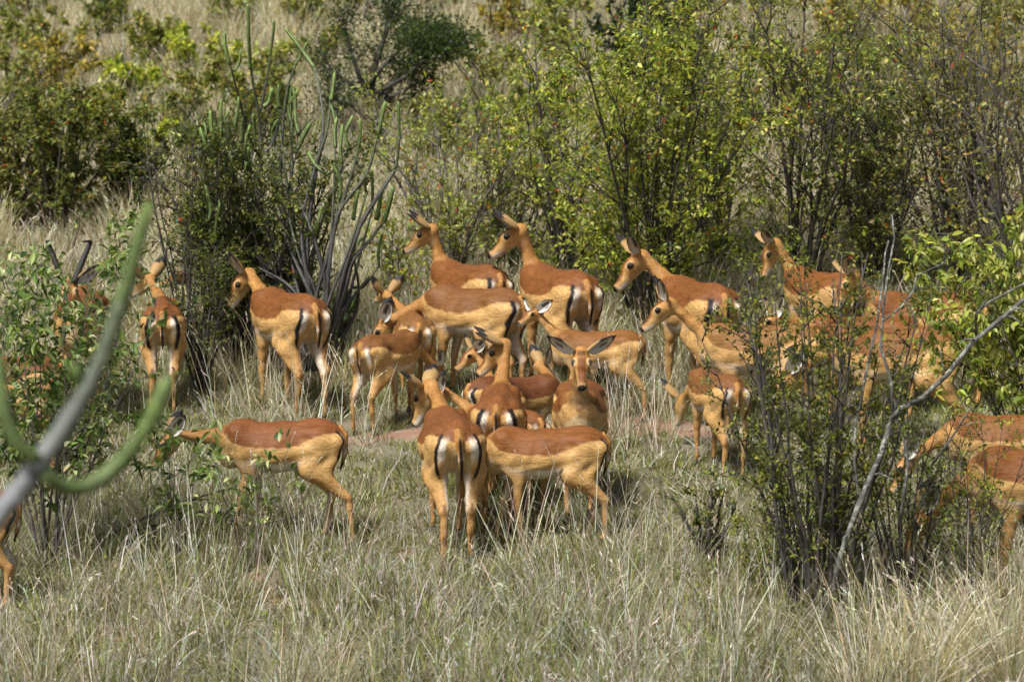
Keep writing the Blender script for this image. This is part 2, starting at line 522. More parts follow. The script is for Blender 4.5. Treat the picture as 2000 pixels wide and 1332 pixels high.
    c = mix(c, C_WHT * one[:, None], rear * sstep(yc + .004, yc - .006, ay) * sstep(yc - .056, yc - .040, ay + .010 * nz2) * sstep(.60, .66, z) * .9)
    c = mix(c, C_PALE * one[:, None], rear * sstep(yc - .03, yc - .05, ay) * sstep(.70, .56, z) * .8)
    st = sstep(.0165, .0095, (np.abs(ay - yc - .003 - .004 * math.sin(seed * 2.1)) + .0035 * nz2) * (1 + .22 * math.sin(seed * 1.7))) * (x < -.28) * sstep(.02, -.12, N[:, 0]) * sstep(.47, .53, z) * sstep(.805, .785, z)
    st2 = sstep(.013, .008, np.abs(ay - yc + .036)) * (x < -.36) * sstep(-.2, -.4, N[:, 0]) * sstep(.56, .60, z) * sstep(.795, .78, z)
    c = mix(c, C_BLK * one[:, None], (.55 if young else 1.0) * np.maximum(st, st2 * .0))
    # ---- tail: rufous with a black midline and white fringe
    tl = sstep(.012, .003, tail) * (x < -.42)
    ty = np.interp(z, [.5, .64, .745, .815], [p.tail[3][1], p.tail[2][1], p.tail[1][1], 0])
    ct = mix(C_NECK * .9 * one[:, None], C_WHT * one[:, None], sstep(.012, .02, np.abs(y - ty)) * sstep(.70, .62, z))
    ct = mix(ct, C_BLK * one[:, None], sstep(.0135, .008, np.abs(y - ty)) * sstep(.80, .76, z))
    c = mix(c, ct, tl)
    # ---- dark flank spot at the stifle fold
    fs = np.linalg.norm(np.stack([(x + .118 + .3 * (z - .56)) / .016, (z - .565) / .030], 1), axis=1)
    c = mix(c, C_BLK * 1.5 * one[:, None], .8 * (seed % 3 != 0) * sstep(1.1, .5, fs) * (ay > .08))
    c *= (1 + .06 * nz2 + .05 * nz)[:, None]
    return np.clip(c, .004, .9)

def ear_mesh(side):
    U, W = 11, 9
    L = .165
    V = []; Cc = []
    for layer in (0, 1):
        for i in range(U):
            u = i / (U - 1)
            w = .047 * (math.sin(math.pi * min(1, (u * .93 + .05)) ** .86) ** .75) * (1 - .0 * u) + .002
            A = 1.75 - 1.0 * u
            Rr = w / min(A, 1.35)
            for j in range(W):
                v = (j / (W - 1)) * 2 - 1
                th = v * A
                yy = Rr * math.sin(th); zz = Rr * (1 - math.cos(th)) - .010 * math.sin(math.pi * u)
                if layer:                                  # outer skin
                    yy += math.sin(th) * .0035; zz -= math.cos(th) * .0035
                xx = L * u - .012 * abs(v) * u
                V.append((xx, yy * (1.0 if side > 0 else -1.0), zz))
                edge = abs(v)
                if layer:
                    c = C_TAN * .72 * (1 - .25 * u)
                    if u > .60 - .12 * (v > .2) + .1 * edge: c = C_BLK * 1.3
                else:
                    c = C_WHT * (1.0 if edge < .85 else .75)
                    if abs(v - .12) < .22 and .25 < u < .8: c = np.array([.09, .07, .065])
                    if abs(v + .5) < .14 and .3 < u < .62: c = np.array([.12, .09, .08])
                    if u > .80 or (edge > .9 and u > .55): c = C_BLK * 1.5
                Cc.append(c)
    Fc = []
    n = U * W
    for i in range(U - 1):
        for j in range(W - 1):
            a = i * W + j
            Fc.append((a, a + W, a + W + 1, a + 1)); Fc.append((n + a, n + a + 1, n + a + W + 1, n + a + W))
    for i in range(U - 1):
        for j in (0, W - 1):
            a = i * W + j
            Fc.append((a, n + a, n + a + W, a + W))
    for j in range(W - 1):
        a = (U - 1) * W + j
        Fc.append((a, a + 1, n + a + 1, n + a))
    return np_mesh('ear', V, Fc, M_EAR, True, np.array(Cc), 'coat')

def sphere_mesh(name, r, mat, nu=14, nv=9, sq=(1, 1, 1)):
    V = [(0, 0, r * sq[2])]; F = []
    for i in range(1, nv):
        a = math.pi * i / nv
        for j in range(nu):
            b = 2 * math.pi * j / nu
            V.append((r * sq[0] * math.sin(a) * math.cos(b), r * sq[1] * math.sin(a) * math.sin(b), r * sq[2] * math.cos(a)))
    V.append((0, 0, -r * sq[2]))
    for j in range(nu):
        F.append((0, 0, 1 + j, 1 + (j + 1) % nu)); b = len(V) - 1; o = 1 + (nv - 2) * nu
        F.append((b, b, o + (j + 1) % nu, o + j))
        for i in range(nv - 2):
            o = 1 + i * nu
            F.append((o + j, o + nu + j, o + nu + (j + 1) % nu, o + (j + 1) % nu))
    me = bpy.data.meshes.new(name)
    me.from_pydata(V, [], [tuple(dict.fromkeys(f)) for f in F])
    me.polygons.foreach_set('use_smooth', [True] * len(me.polygons))
    me.materials.append(mat); me.update()
    return me

def hoof_mesh():
    V = []; F = []
    for s in (-1, 1):                                      # two toes
        o = len(V)
        prof = [(-.026, .0), (.044, .0), (.028, .024), (-.016, .045), (-.026, .03)]
        for yy in (.002, .021):
            for (a, b) in prof:
                V.append((a, s * (yy if b < .03 else .002 + (yy - .002) * .8), b))
        F += [tuple(range(o, o + 5)), tuple(range(o + 9, o + 4, -1))]
        F += [(o + i, o + 5 + i, o + 5 + (i + 1) % 5, o + (i + 1) % 5) for i in range(5)]
    me = bpy.data.meshes.new('hoof'); me.from_pydata(V, [], F); me.materials.append(M_HOOF); me.update()
    return me

EAR = {1: ear_mesh(1), -1: ear_mesh(-1)}
EYE = sphere_mesh('eye', .0165, M_EYE)
HOOF = hoof_mesh()

def tube(V, F, pts, rs, n=6, rot=0.0):
    """append a tapered tube to V/F lists"""
    pts = [np.asarray(q, float) for q in pts]
    o = len(V)
    up = np.array([0.31, 0.17, 0.93])
    for i, q in enumerate(pts):
        tdir = pts[min(i + 1, len(pts) - 1)] - pts[max(i - 1, 0)]
        tdir = tdir / (np.linalg.norm(tdir) + 1e-9)
        a = np.cross(tdir, up)
        if np.linalg.norm(a) < .1: a = np.cross(tdir, np.array([1, 0, 0]))
        a /= np.linalg.norm(a); b = np.cross(tdir, a)
        for k in range(n):
            th = 2 * math.pi * k / n + rot
            V.append(q + rs[i] * (math.cos(th) * a + math.sin(th) * b))
    for i in range(len(pts) - 1):
        for k in range(n):
            a, b = o + i * n + k, o + i * n + (k + 1) % n
            F.append((a, b, b + n, a + n))
    if n == 3: return
    V.append(pts[-1]); e = len(V) - 1; L = o + (len(pts) - 1) * n
    V.append(pts[0]); s = len(V) - 1
    for k in range(0, n):
        F.append((L + k, L + (k + 1) % n, e, e)); F.append((o + (k + 1) % n, o + k, s, s))

def tube_mesh(name, V, F, mat, tint=None):
    me = bpy.data.meshes.new(name)
    me.from_pydata([tuple(v) for v in V], [], [f if f[2] != f[3] else f[:3] for f in F])
    me.polygons.foreach_set('use_smooth', [True] * len(me.polygons))
    if tint is not None:
        a = me.attributes.new('tint', 'FLOAT_COLOR', 'POINT')
        c = np.ones((len(V), 4), np.float32); c[:, :3] = tint
        a.data.foreach_set('color', c.ravel())
    me.materials.append(mat); me.update()
    return me

HERD = 'impala herd on the slope'
FEET = []
def impala(px, py, yaw, s, label, neck=(None, 55), head=(None, -20), nlen=.43, legs=(0, 0, 0, 0), ears=((-.25, .8, .55), (-.25, .8, .55)),
           young=False, male=False, belly=1.06, tail=0.0, roll=0, vox=.0112, seed=0, dark=1.0, dark_sad=None):
    """yaw / neck azimuth / head yaw in degrees: 0 faces picture right, 90 away, 180 left, -90 to the camera"""
    base = on_ground(px, py) if not isinstance(py, tuple) else np.array(py)
    yr = R(yaw)
    pitch = math.atan(SLOPE * math.sin(yr)) * .25
    M = Matrix.Translation(Vector(base)) @ Matrix.Rotation(yr, 4, 'Z') @ Matrix.Rotation(-pitch, 4, 'Y') @ Matrix.Scale(s, 4)
    e = empty('impala'); e.matrix_world = M
    tag(e, label, 'impala', HERD)
    feet0 = [(.25 + legs[0], .08), (.25 + legs[1], -.08), (-.36 + legs[2], .088), (-.36 + legs[3], -.088)]
    dz = []
    for fx, fy in feet0:
        wpt = M @ Vector((fx, fy, 0))
        dz.append(float(np.clip((float(ground_z(wpt.x, wpt.y)) - wpt.z) / s, -.09, .09)))
        FEET.append((wpt.x, wpt.y))
    na = R((neck[0] if neck[0] is not None else yaw) - yaw)
    hy = R((head[0] if head[0] is not None else yaw) - yaw)
    p = make_pose(na, R(neck[1]), nlen, hy, R(head[1]), R(roll), legs, dz, belly, tail, young)
    V, Q = polygonize(p, vox / s if s < .8 else vox)
    for _ in range(1):                                    # one gentle relaxation
        A = np.zeros_like(V); n = np.zeros(len(V))
        for i in range(4):
            for k in (1, 3):
                np.add.at(A, Q[:, i], V[Q[:, (i + k) % 4]]); np.add.at(n, Q[:, i], 1)
        V = .6 * V + .4 * A / np.maximum(n, 1)[:, None]
    N = vnormals(V, Q)
    col = coat_colour(V, N, p, seed, young, C_SAD if dark_sad is None else np.array(dark_sad)) * dark
    me = np_mesh('body', V, Q, M_COAT, True, col, 'coat')
    link(bpy.data.objects.new('body', me), e)
    H = Matrix([[*p.H[i], p.poll[i]] for i in range(3)] + [[0, 0, 0, 1]]) @ Matrix.Scale(p.hs, 4)
    es = 1.2 if young else 1.14
    for k, sd_ in ((0, 1), (1, -1)):
        o = link(bpy.data.objects.new('eye', EYE), e)
        o.matrix_local = H @ Matrix.Translation((.092, sd_ * .0500, .016)) @ Matrix.Diagonal((1.1, .5, .9, 1))
        ax = Vector((ears[k][0], ears[k][1] * sd_, ears[k][2])).normalized()
        nrm = Vector((.9, .28 * sd_, -.10)); nrm = (nrm - ax * nrm.dot(ax)).normalized()
        yv = nrm.cross(ax)
        o = link(bpy.data.objects.new('ear', EAR[sd_]), e)
        B = Vector((.005, sd_ * .036, .036))
        o.matrix_local = H @ Matrix(((ax.x, yv.x, nrm.x, B.x), (ax.y, yv.y, nrm.y, B.y), (ax.z, yv.z, nrm.z, B.z), (0, 0, 0, 1))) @ Matrix.Scale(es, 4)
    for f in (p.front[0], p.front[1], p.hind[0], p.hind[1]):
        o = link(bpy.data.objects.new('hoof', HOOF), e)
        o.location = (f[4][0], f[4][1], f[4][2] - .035)
    if male:
        for sd_ in (1, -1):
            pts, rs = [], []
            for i in range(26):
                u = i / 25
                pts.append((.045 - .16 * math.sin(u * 2.6), sd_ * (.03 + .105 * math.sin(u * 2.3) - .02 * u), .045 + .27 * u + .03 * math.sin(u * 5)))
                rs.append((.0145 * (1 - u) ** .7 + .0035) * (1 + (.14 if i % 2 else 0) * (u < .75)))
            Vv, Ff = [], []
            tube(Vv, Ff, pts, rs, 8)
            o = link(bpy.data.objects.new('horn', tube_mesh('horn', Vv, Ff, M_HORN)), e); o.matrix_local = H
    return e
# ------------------------------------------------------------------ ground sheet
def ground():
    ys = np.concatenate([[-1500, -400, -120, -40, -12, -4], np.arange(0, 19.9, 1.0), np.arange(20, 48, .16), np.arange(48, 150, 1.2), [160, 200, 300, 600, 1500, 3000]])
    xs = np.concatenate([[-3000, -900, -300, -120, -50, -30, -20, -14], np.arange(-10, 10.01, .2), [14, 20, 30, 50, 120, 300, 900, 3000]])
    X, Y = np.meshgrid(xs, ys)
    Z = ground_z(X, np.clip(Y, 0, 160))
    V = np.stack([X, Y, Z], -1).reshape(-1, 3)
    nx, ny = len(xs), len(ys)
    i = np.arange(ny - 1)[:, None] * nx + np.arange(nx - 1)[None]
    F = np.stack([i, i + 1, i + nx + 1, i + nx], -1).reshape(-1, 4)
    m, nt, b = new_mat('soil')
    tc = nt.nodes.new('ShaderNodeTexCoord')
    n1 = noise(nt, 1.2, 5, tc.outputs['Object'], .6); n2 = noise(nt, 26, 6, tc.outputs['Object'], .7); n3 = noise(nt, .35, 2, tc.outputs['Object'])
    red = mixrgb(nt, (.20, .095, .052, 1), (.36, .19, .115, 1), n2.outputs[0])
    litter = mixrgb(nt, (.10, .082, .050, 1), (.30, .26, .17, 1), ramp(nt, n2.outputs[0], .3, .7))
    c = mixrgb(nt, red, litter, ramp(nt, n1.outputs[0], .27, .40))
    nt.links.new(c, b.inputs['Base Color']); b.inputs['Roughness'].default_value = .95
    bp = nt.nodes.new('ShaderNodeBump'); bp.inputs['Strength'].default_value = .8; bp.inputs['Distance'].default_value = .03
    nt.links.new(n2.outputs[0], bp.inputs['Height']); nt.links.new(bp.outputs[0], b.inputs['Normal'])
    o = link(bpy.data.objects.new('ground', np_mesh('ground', V, F, m, True)))
    tag(o, kind='structure')
ground()
# ------------------------------------------------------------------ the herd
UP = ((-.15, .55, .8), (-.15, .55, .8))
OUT = ((-.2, .9, .5), (-.2, .9, .5))
FWD = ((.48, .32, .75), (.40, .40, .75))
DN = ((-.7, .6, .2), (-.7, .6, .2))
impala(880, 1072, 97, .99, 'impala standing rump to the camera in front, head turned left over its flank', neck=(105, 27), head=(152, -55), legs=(.05, -.02, -.06, .05), ears=OUT, tail=-.02, belly=1.14, vox=.0098, seed=1)
impala(985, 985, 135, .72, 'young impala whose cheek and one ear show behind the front impala\'s neck', neck=(150, 28), head=(180, -35), ears=((-.4, .6, .5), (-.4, .6, .5)), young=True, seed=2)
impala(975, 1005, 88, .93, 'impala with tall upright neck and head in left profile at the herd\'s centre', neck=(82, 56), head=(186, -36), ears=FWD, vox=.0098, seed=3)
impala(975, 938, 100, .75, 'young impala face peering from behind the upright-necked impala', neck=(120, 46), head=(205, -25), ears=OUT, young=True, seed=4)
impala(1064, 1063, 180, .85, 'impala broadside facing left right behind the front impala, head hidden', neck=(112, -14), head=(120, -50), legs=(-.06, .12, -.06, .04), dark_sad=(0.208, 0.075, 0.014), vox=.0098, seed=5)
impala(1008, 926, 22, .75, 'dark brown impala twisting its head back, white rump towards the left', neck=(105, 30), nlen=.34, head=(25, -50), ears=((-.5, .6, .3), (-.5, .6, .3)), dark_sad=(0.139, 0.047, 0.013), seed=6)
impala(1132, 990, -92, .93, 'impala facing straight into the camera with both ears spread', neck=(-88, 54), nlen=.50, head=(-89, -38), ears=((-.1, .86, .5), (-.1, .86, .5)), legs=(-.03, .06, 0, .05), vox=.0098, seed=7)
impala(548, 1055, 180, .87, 'impala broadside grazing to the left behind leafy sprigs', neck=(180, 0), head=(188, -42), legs=(.08, -.10, -.14, .06), ears=DN, dark_sad=(0.201, 0.071, 0.018), tail=.03, vox=.0098, seed=8)
impala(560, 806, 119, .98, 'impala standing alone beside the dark thorn bush, head turned left', neck=(118, 28), nlen=.38, head=(188, -48), ears=((-.1, .5, .8), (-.1, .5, .8)), legs=(.0, -.08, .05, -.05), tail=-.03, vox=.0098, seed=9)
impala(320, 790, 94, .85, 'impala seen from behind at the left, in front of the pale grass', neck=(112, 30), head=(130, -20), ears=((-.1, .7, .7), (-.1, .7, .7)), seed=10)
impala(510, 702, 165, .75, 'impala mostly hidden in the dark thorn bush, one ear showing', neck=(180, 8), head=(180, -10), ears=((-.2, .5, .8), (-.2, .5, .8)), seed=11)
impala(160, 812, -89, 1.0, 'male impala with black horns facing the camera through the leaves', neck=(-92, 40), nlen=.38, head=(-91, -35), ears=OUT, male=True, seed=12)
impala(8, 925, 172, .9, 'brown impala back behind the leafy bush at the left edge', neck=(180, -20), head=(180, -50), ears=DN, dark_sad=(0.144, 0.051, 0.013), seed=13)
impala(-92, 1200, 178, .85, 'impala hindquarters cut off by the picture\'s left edge, lower corner', neck=(180, -20), head=(180, -50), ears=DN, seed=14)
impala(760, 832, 57, .74, 'thin young impala bending down, rump to the left', neck=(45, -38), head=(30, -60), ears=DN, young=True, legs=(0, .05, -.07, .0), dark_sad=(0.188, 0.080, 0.020), seed=15)
impala(808, 786, 98, .73, 'young impala seen from behind with raised head and pricked ears', neck=(128, 30), head=(118, -5), ears=((-.1, .65, .75), (-.1, .65, .75)), young=True, dark_sad=(0.208, 0.098, 0.027), seed=16)
impala(912, 728, 125, .91, 'rearmost impala by the flowering shrubs, head high in left profile', neck=(172, 72), nlen=.37, head=(182, -28), ears=FWD, seed=17)
impala(922, 782, 146, .92, 'impala with lowered head between the pricked-ear fawn and the large female', neck=(178, -24), head=(180, -55), ears=DN, dark_sad=(0.188, 0.080, 0.022), seed=18)
impala(1087, 765, 116, 1.01, 'large impala with raised head in left profile, striped rump at right', neck=(172, 70), nlen=.37, head=(183, -30), ears=FWD, tail=-.03, seed=19)
impala(1165, 817, 174, .70, 'slim fawn standing broadside with its face turned to the camera', neck=(178, 45), head=(222, -10), nlen=.40, ears=OUT, young=True, legs=(.02, -.05, -.10, .06), dark_sad=(0.229, 0.096, 0.021), seed=20)
impala(1358, 802, 112, 1.05, 'impala with round striped rump in front of the big yellow-green shrub', neck=(155, 42), nlen=.35, head=(190, -40), ears=((-.05, .6, .7), (.1, .6, .7)), legs=(.02, 0, -.02, .05), seed=21)
impala(1482, 862, 176, .92, 'long-necked pale impala looking left between the round rump and thorn bush', neck=(180, 38), head=(184, -32), ears=((-.1, .5, .8), (-.1, .5, .8)), dark_sad=(0.249, 0.125, 0.034), seed=22)
impala(1398, 922, 110, .77, 'small impala seen from behind, head down, left of the thorn bush', neck=(112, -28), head=(110, -50), ears=UP, young=False, dark_sad=(0.188, 0.080, 0.022), seed=23)
impala(1600, 745, 118, .92, 'impala with spread ears and raised neck left of the lichen branch', neck=(160, 55), nlen=.36, head=(196, -58), ears=((-.1, .6, .75), (-.1, .75, .6)), seed=24)
impala(1682, 826, 180, .86, 'impala peering with one big dark eye through the thorn bush', neck=(205, 13), head=(205, -14), ears=((-.1, .55, .75), (-.1, .6, .7)), seed=25)
impala(1806, 800, 180, .95, 'impala with raised head behind the fork of the lichen branch', neck=(205, 46), nlen=.35, head=(200, -48), ears=((-.1, .65, .75), (-.1, .7, .7)), seed=26)
impala(1752, 890, 179, 1.0, 'large impala broadside behind the dead lichen branch, head down', neck=(186, -26), head=(186, -50), ears=DN, dark_sad=(0.208, 0.086, 0.020), seed=27)
impala(1962, 1038, 176, .86, 'impala back partly hidden under the bright leafy bush at right', neck=(180, -30), head=(180, -50), ears=DN, dark_sad=(0.208, 0.086, 0.021), seed=28)
impala(2042, 1170, 178, 1.05, 'impala cut off at the right edge, pale belly above the tall grass', neck=(180, -36), head=(180, -50), ears=DN, seed=29)
# ------------------------------------------------------------------ plant builders
def unit(v):
    return v / (np.linalg.norm(v) + 1e-9)

def pick(rng, pal, n):
    cols = np.array([c for c, w in pal], float); ws = np.array([w for c, w in pal], float); ws /= ws.sum()
    c = cols[rng.choice(len(cols), n, p=ws)]
    return np.clip(c * rng.normal(1, .22, (n, 1)).clip(.5, 1.6) * rng.normal(1, .07, (n, 3)), .003, .8)

def leaf_arrays(P, D, Nn, L, W, col, shape=4):
    """fold-along-the-midrib leaves; returns vertices, triangles, colours"""
    n = len(P)
    D = D / np.linalg.norm(D, axis=1, keepdims=True)
    S = np.cross(D, Nn); S /= np.maximum(np.linalg.norm(S, axis=1, keepdims=True), 1e-6)
    U = np.cross(S, D)
    L = L[:, None]; W = W[:, None]
    if shape == 4:
        v = np.stack([P, P + D*L*.45 + S*W*.5 + U*W*.15, P + D*L - U*L*.08, P + D*L*.45 - S*W*.5 + U*W*.15], 1)
        f = np.array([[0, 1, 2], [0, 2, 3]])
    else:
        v = np.stack([P, P + D*L*.25 + S*W*.40 + U*W*.16, P + D*L*.62 + S*W*.44 + U*W*.14, P + D*L - U*L*.16,
                      P + D*L*.62 - S*W*.44 + U*W*.14, P + D*L*.25 - S*W*.40 + U*W*.16, P + D*L*.45 - U*L*.02], 1)
        f = np.array([[0, 1, 6], [1, 2, 6], [2, 3, 6], [3, 4, 6], [4, 5, 6], [5, 0, 6]])
    k = v.shape[1]
    F = (np.arange(n)[:, None, None] * k + f[None]).reshape(-1, 3)
    return v.reshape(-1, 3), F, np.repeat(col, k, 0)

LEAFOBJ = {}
def leaf_obj_mesh(col):
    key = tuple(np.round(col, 3))
    if key not in LEAFOBJ:
        rr = random.Random(len(LEAFOBJ) + 5)
        V = []; F = []
        rows = [(0, 0), (.12, .22), (.35, .47), (.6, .46), (.83, .27), (1, 0)]
        for t, w in rows:
            bend = -.22 * t * t
            for s in ((0,) if w == 0 else (-1, 0, 1)):
                V.append((t, s * w, bend + (abs(s) * .16 * w * 2) + rr.uniform(-.015, .015)))
        F = [(0, 1, 2, 2), (0, 2, 3, 3), (1, 4, 5, 2), (2, 5, 6, 3), (4, 7, 8, 5), (5, 8, 9, 6), (7, 10, 11, 8), (8, 11, 12, 9), (10, 13, 11, 11), (11, 13, 12, 12)]
        tint = np.repeat(np.array(col)[None], len(V), 0); tint[[0, 2, 5, 8, 11]] *= 1.25
        LEAFOBJ[key] = tube_mesh('leaf', V, F, M_LEAF, tint)
    return LEAFOBJ[key]

def path(rng, p, d, length, n, wig, bend=np.zeros(3)):
    pts = [np.array(p, float)]; d = unit(np.array(d, float))
    for i in range(n):
        d = unit(d + rng.normal(0, wig, 3) + bend)
        pts.append(pts[-1] + d * length / n)
    return pts

def along(pts, t):
    f = t * (len(pts) - 1); i = min(int(f), len(pts) - 2); u = f - i
    return pts[i] * (1 - u) + pts[i + 1] * u, unit(pts[i + 1] - pts[i])

def shrub(name, label, cat, base, h, rad, seed, stems=7, r0=.016, nb=7, nt=6, nl=7, leaf=(.035, .018), pal=None, bark=None,
          wig=.10, bend=(0, 0, .05), lo=.25, droop=.25, flowers=0, fcol=(.62, .12, .02), singles=0, shape=4, group=None, lean=(0, 0), tl=.16, bl=.38, tilt0=0.0, flat=1.0, spread_base=.10):
    rng = np.random.default_rng(seed)
    base = np.array(base, float)
    e = empty(name, base); tag(e, label, cat, group)
    LP, LD = [], []
    for k in range(stems):
        az = 2 * math.pi * (k + rng.uniform(-.35, .35)) / stems
        rr = rad * (tilt0 + (1 - tilt0) * math.sqrt(rng.uniform(.02, 1)))
        tgt = np.array([math.cos(az) * rr + lean[0] * h, math.sin(az) * rr * flat + lean[1] * h, h * rng.uniform(.72, 1.02)])
        b0 = np.array([math.cos(az) * rad * spread_base * rng.uniform(.2, 1), math.sin(az) * rad * spread_base * rng.uniform(.2, 1), -.03])
        L = np.linalg.norm(tgt - b0)
        d0 = unit(tgt - b0) - np.array(bend) * 2.2
        sp = path(rng, b0, d0, L, 8, wig, np.array(bend))
        V, F = [], []
        rs = r0 * rng.uniform(.75, 1.2)
        tube(V, F, sp, [rs * (1 - .80 * i / 8) for i in range(9)], 6)
        for j in range(nb):
            t = lo + (1 - lo) * (j + rng.uniform(0, 1)) / nb
            q, sdv = along(sp, min(t, .99))
            rv = rng.normal(0, 1, 3); rv[1] *= flat; rv = unit(rv - sdv * (rv @ sdv))
            bd = unit(sdv * .75 + rv * rng.uniform(.5, 1.0) + np.array([0, 0, .15]))
            bp = path(rng, q, bd, h * bl * rng.uniform(.5, 1.0) * (1.1 - .55 * t), 4, wig * 1.6)
            rb = rs * .38
            nlb = max(1, int(round(nl * rng.choice([.15, .7, 1.1, 1.8])))) if nl > 2 else nl
            tube(V, F, bp, [rb * (1 - .75 * i / 4) for i in range(5)], 4)
            for m in range(nt):
                u = .15 + .85 * (m + rng.uniform(0, 1)) / nt
                q2, bdv = along(bp, min(u, .99))
                rv = rng.normal(0, 1, 3); rv = unit(rv - bdv * (rv @ bdv))
                td = unit(bdv * .7 + rv * .8 + np.array([0, 0, .2]))
                tp = path(rng, q2, td, h * tl * rng.uniform(.4, 1.0), 2, wig * 1.5)
                tube(V, F, tp, [rb * .35, rb * .26, rb * .12], 3)
                for a in range(nlb):
                    w = (a + rng.uniform(0, 1)) / nlb
                    q3, tdv = along(tp, min(w, .99))
                    rv = unit(rng.normal(0, 1, 3))
                    LP.append(q3); LD.append(unit(tdv * .45 + rv * .9 + np.array([0, 0, -droop])))
        link(bpy.data.objects.new('stem', tube_mesh('stem', V, F, bark or M_BARK)), e)
    if pal and LP:
        LP = np.array(LP); LD = np.array(LD); n = len(LP)
        L = leaf[0] * rng.uniform(.55, 1.25, n); W = leaf[1] * rng.uniform(.6, 1.2, n) * (L / leaf[0]) ** .5
        col = pick(rng, pal, n)
        NN = rng.normal(0, 1, (n, 3)); NN[:, 2] = np.abs(NN[:, 2]) + .6
        if singles:
            order = np.argsort(LP[:, 1] - .25 * rng.uniform(0, 1, n))
            one = order[:singles]; rest = order[singles:]
            reps = [np.array(c) * k for c, w in pal for k in (.75, 1.0, 1.25)]
            for i in one:
                m = leaf_obj_mesh(reps[int(np.argmin([np.abs(col[i] - r).sum() for r in reps]))])
                o = bpy.data.objects.new('leaf', m); o.parent = e
                X = Vector(LD[i]); Y = Vector(NN[i]).cross(X).normalized(); Z = X.cross(Y)
                l, w = L[i] * 1.15, W[i] * 1.1
                o.matrix_local = Matrix(((X.x*l, Y.x*w, Z.x*l, LP[i][0]), (X.y*l, Y.y*w, Z.y*l, LP[i][1]), (X.z*l, Y.z*w, Z.z*l, LP[i][2]), (0, 0, 0, 1)))
                COL.objects.link(o)
        else:
            rest = np.arange(n)
        if len(rest):
            V, F, C = leaf_arrays(LP[rest], LD[rest], NN[rest], L[rest], W[rest], col[rest], shape)
            tag(link(bpy.data.objects.new('foliage', np_mesh('foliage', V, F, M_LEAF, False, C)), e), kind='stuff')
        if flowers:
            i = rng.choice(n, min(flowers, n), replace=False)
            P = LP[i] + rng.normal(0, .012, (len(i), 3))
            fc = np.array(fcol) * rng.uniform(.6, 1.25, (len(i), 1)) * rng.normal(1, .1, (len(i), 3)).clip(.6, 1.4)
            Vs, Fs, Cs = [], [], []
            o = 0
            for rep in range(3):
                V, F, C = leaf_arrays(P, rng.normal(0, 1, (len(i), 3)), rng.normal(0, 1, (len(i), 3)), rng.uniform(.018, .036, len(i)), rng.uniform(.012, .022, len(i)), fc)
                Vs.append(V); Fs.append(F + o); Cs.append(C); o += len(V)
            tag(link(bpy.data.objects.new('orange_leaves', np_mesh('orange_leaves', np.concatenate(Vs), np.concatenate(Fs), M_LEAF, False, np.concatenate(Cs))), e), kind='stuff')
    return e

def rib_tube(V, F, C, pts, rs, col, n=8, rib=.28, col2=None):
    """angular succulent stem: ribbed cross-section, scalloped edges, rounded tip"""
    P2, R2 = [], []
    m = max(6, int(sum(np.linalg.norm(pts[i + 1] - pts[i]) for i in range(len(pts) - 1)) / .03))
    m = min(m, 40)
    for i in range(m + 1):
        f = i / m * (len(pts) - 1); k = min(int(f), len(pts) - 2); u = f - k
        a = pts[max(k - 1, 0)]; b = pts[k]; c = pts[k + 1]; d = pts[min(k + 2, len(pts) - 1)]
        P2.append(.5 * ((2 * b) + (c - a) * u + (2 * a - 5 * b + 4 * c - d) * u * u + (3 * b - a - 3 * c + d) * u ** 3))
        r = rs[k] * (1 - u) + rs[k + 1] * u
        R2.append(r * (1 + .07 * math.sin(i * 2.6)) * (1 if i < m else .45))
    o = len(V)
    tube(V, F, P2, R2, n)
    for i in range(m + 1):
        tdir = unit(P2[min(i + 1, m)] - P2[max(i - 1, 0)])
        for k in range(n):
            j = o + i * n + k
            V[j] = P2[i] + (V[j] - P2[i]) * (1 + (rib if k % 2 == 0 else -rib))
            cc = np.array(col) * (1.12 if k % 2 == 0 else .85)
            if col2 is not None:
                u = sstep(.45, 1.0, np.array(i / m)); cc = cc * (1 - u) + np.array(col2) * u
            C.append(cc)
    C.append(np.array(col)); C.append(np.array(col))

def succulent(label, base_pt, parts, depth, seed, jit=.25, grey=(.075, .070, .066)):
    """parts: (kind, [(px,py)...], r_px0, r_px1) traced stems, each bent to a depth of its own"""
    rng = np.random.default_rng(seed)
    e = empty('euphorbia_plant', base_pt); tag(e, label, 'euphorbia')
    for kind, pix, w0, w1 in parts:
        if len(pix) == 2:
            a, b = pix; pix = [a, ((a[0] + b[0]) / 2 + rng.uniform(-2, 2), (a[1] + b[1]) / 2), b]
        ph = rng.uniform(0, 6.28); mx = pix[0][0] * .011
        pts = [at_y(x, y, depth + jit * math.sin(mx + x * .013 + y * .004)) - base_pt for x, y in pix]
        k = depth / F_PX * (.62 if kind == 's' and depth > 12 else 1.0)
        rs = [(w0 + (w1 - w0) * i / (len(pts) - 1)) * k for i in range(len(pts))]
        V, F, C = [], [], []
        if kind == 'g':
            gc = np.array([.15, .225, .05]) * rng.uniform(.8, 1.2) * (.72 if depth < 12 else 1)
            rib_tube(V, F, C, pts, rs, gc * np.array([.85, .8, 1.0]), 8, .28, gc * 1.15)
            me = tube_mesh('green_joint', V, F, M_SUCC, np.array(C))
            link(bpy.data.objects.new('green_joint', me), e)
        else:
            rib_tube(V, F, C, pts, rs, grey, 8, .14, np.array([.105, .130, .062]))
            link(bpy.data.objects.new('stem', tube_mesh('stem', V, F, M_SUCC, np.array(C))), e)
    return e

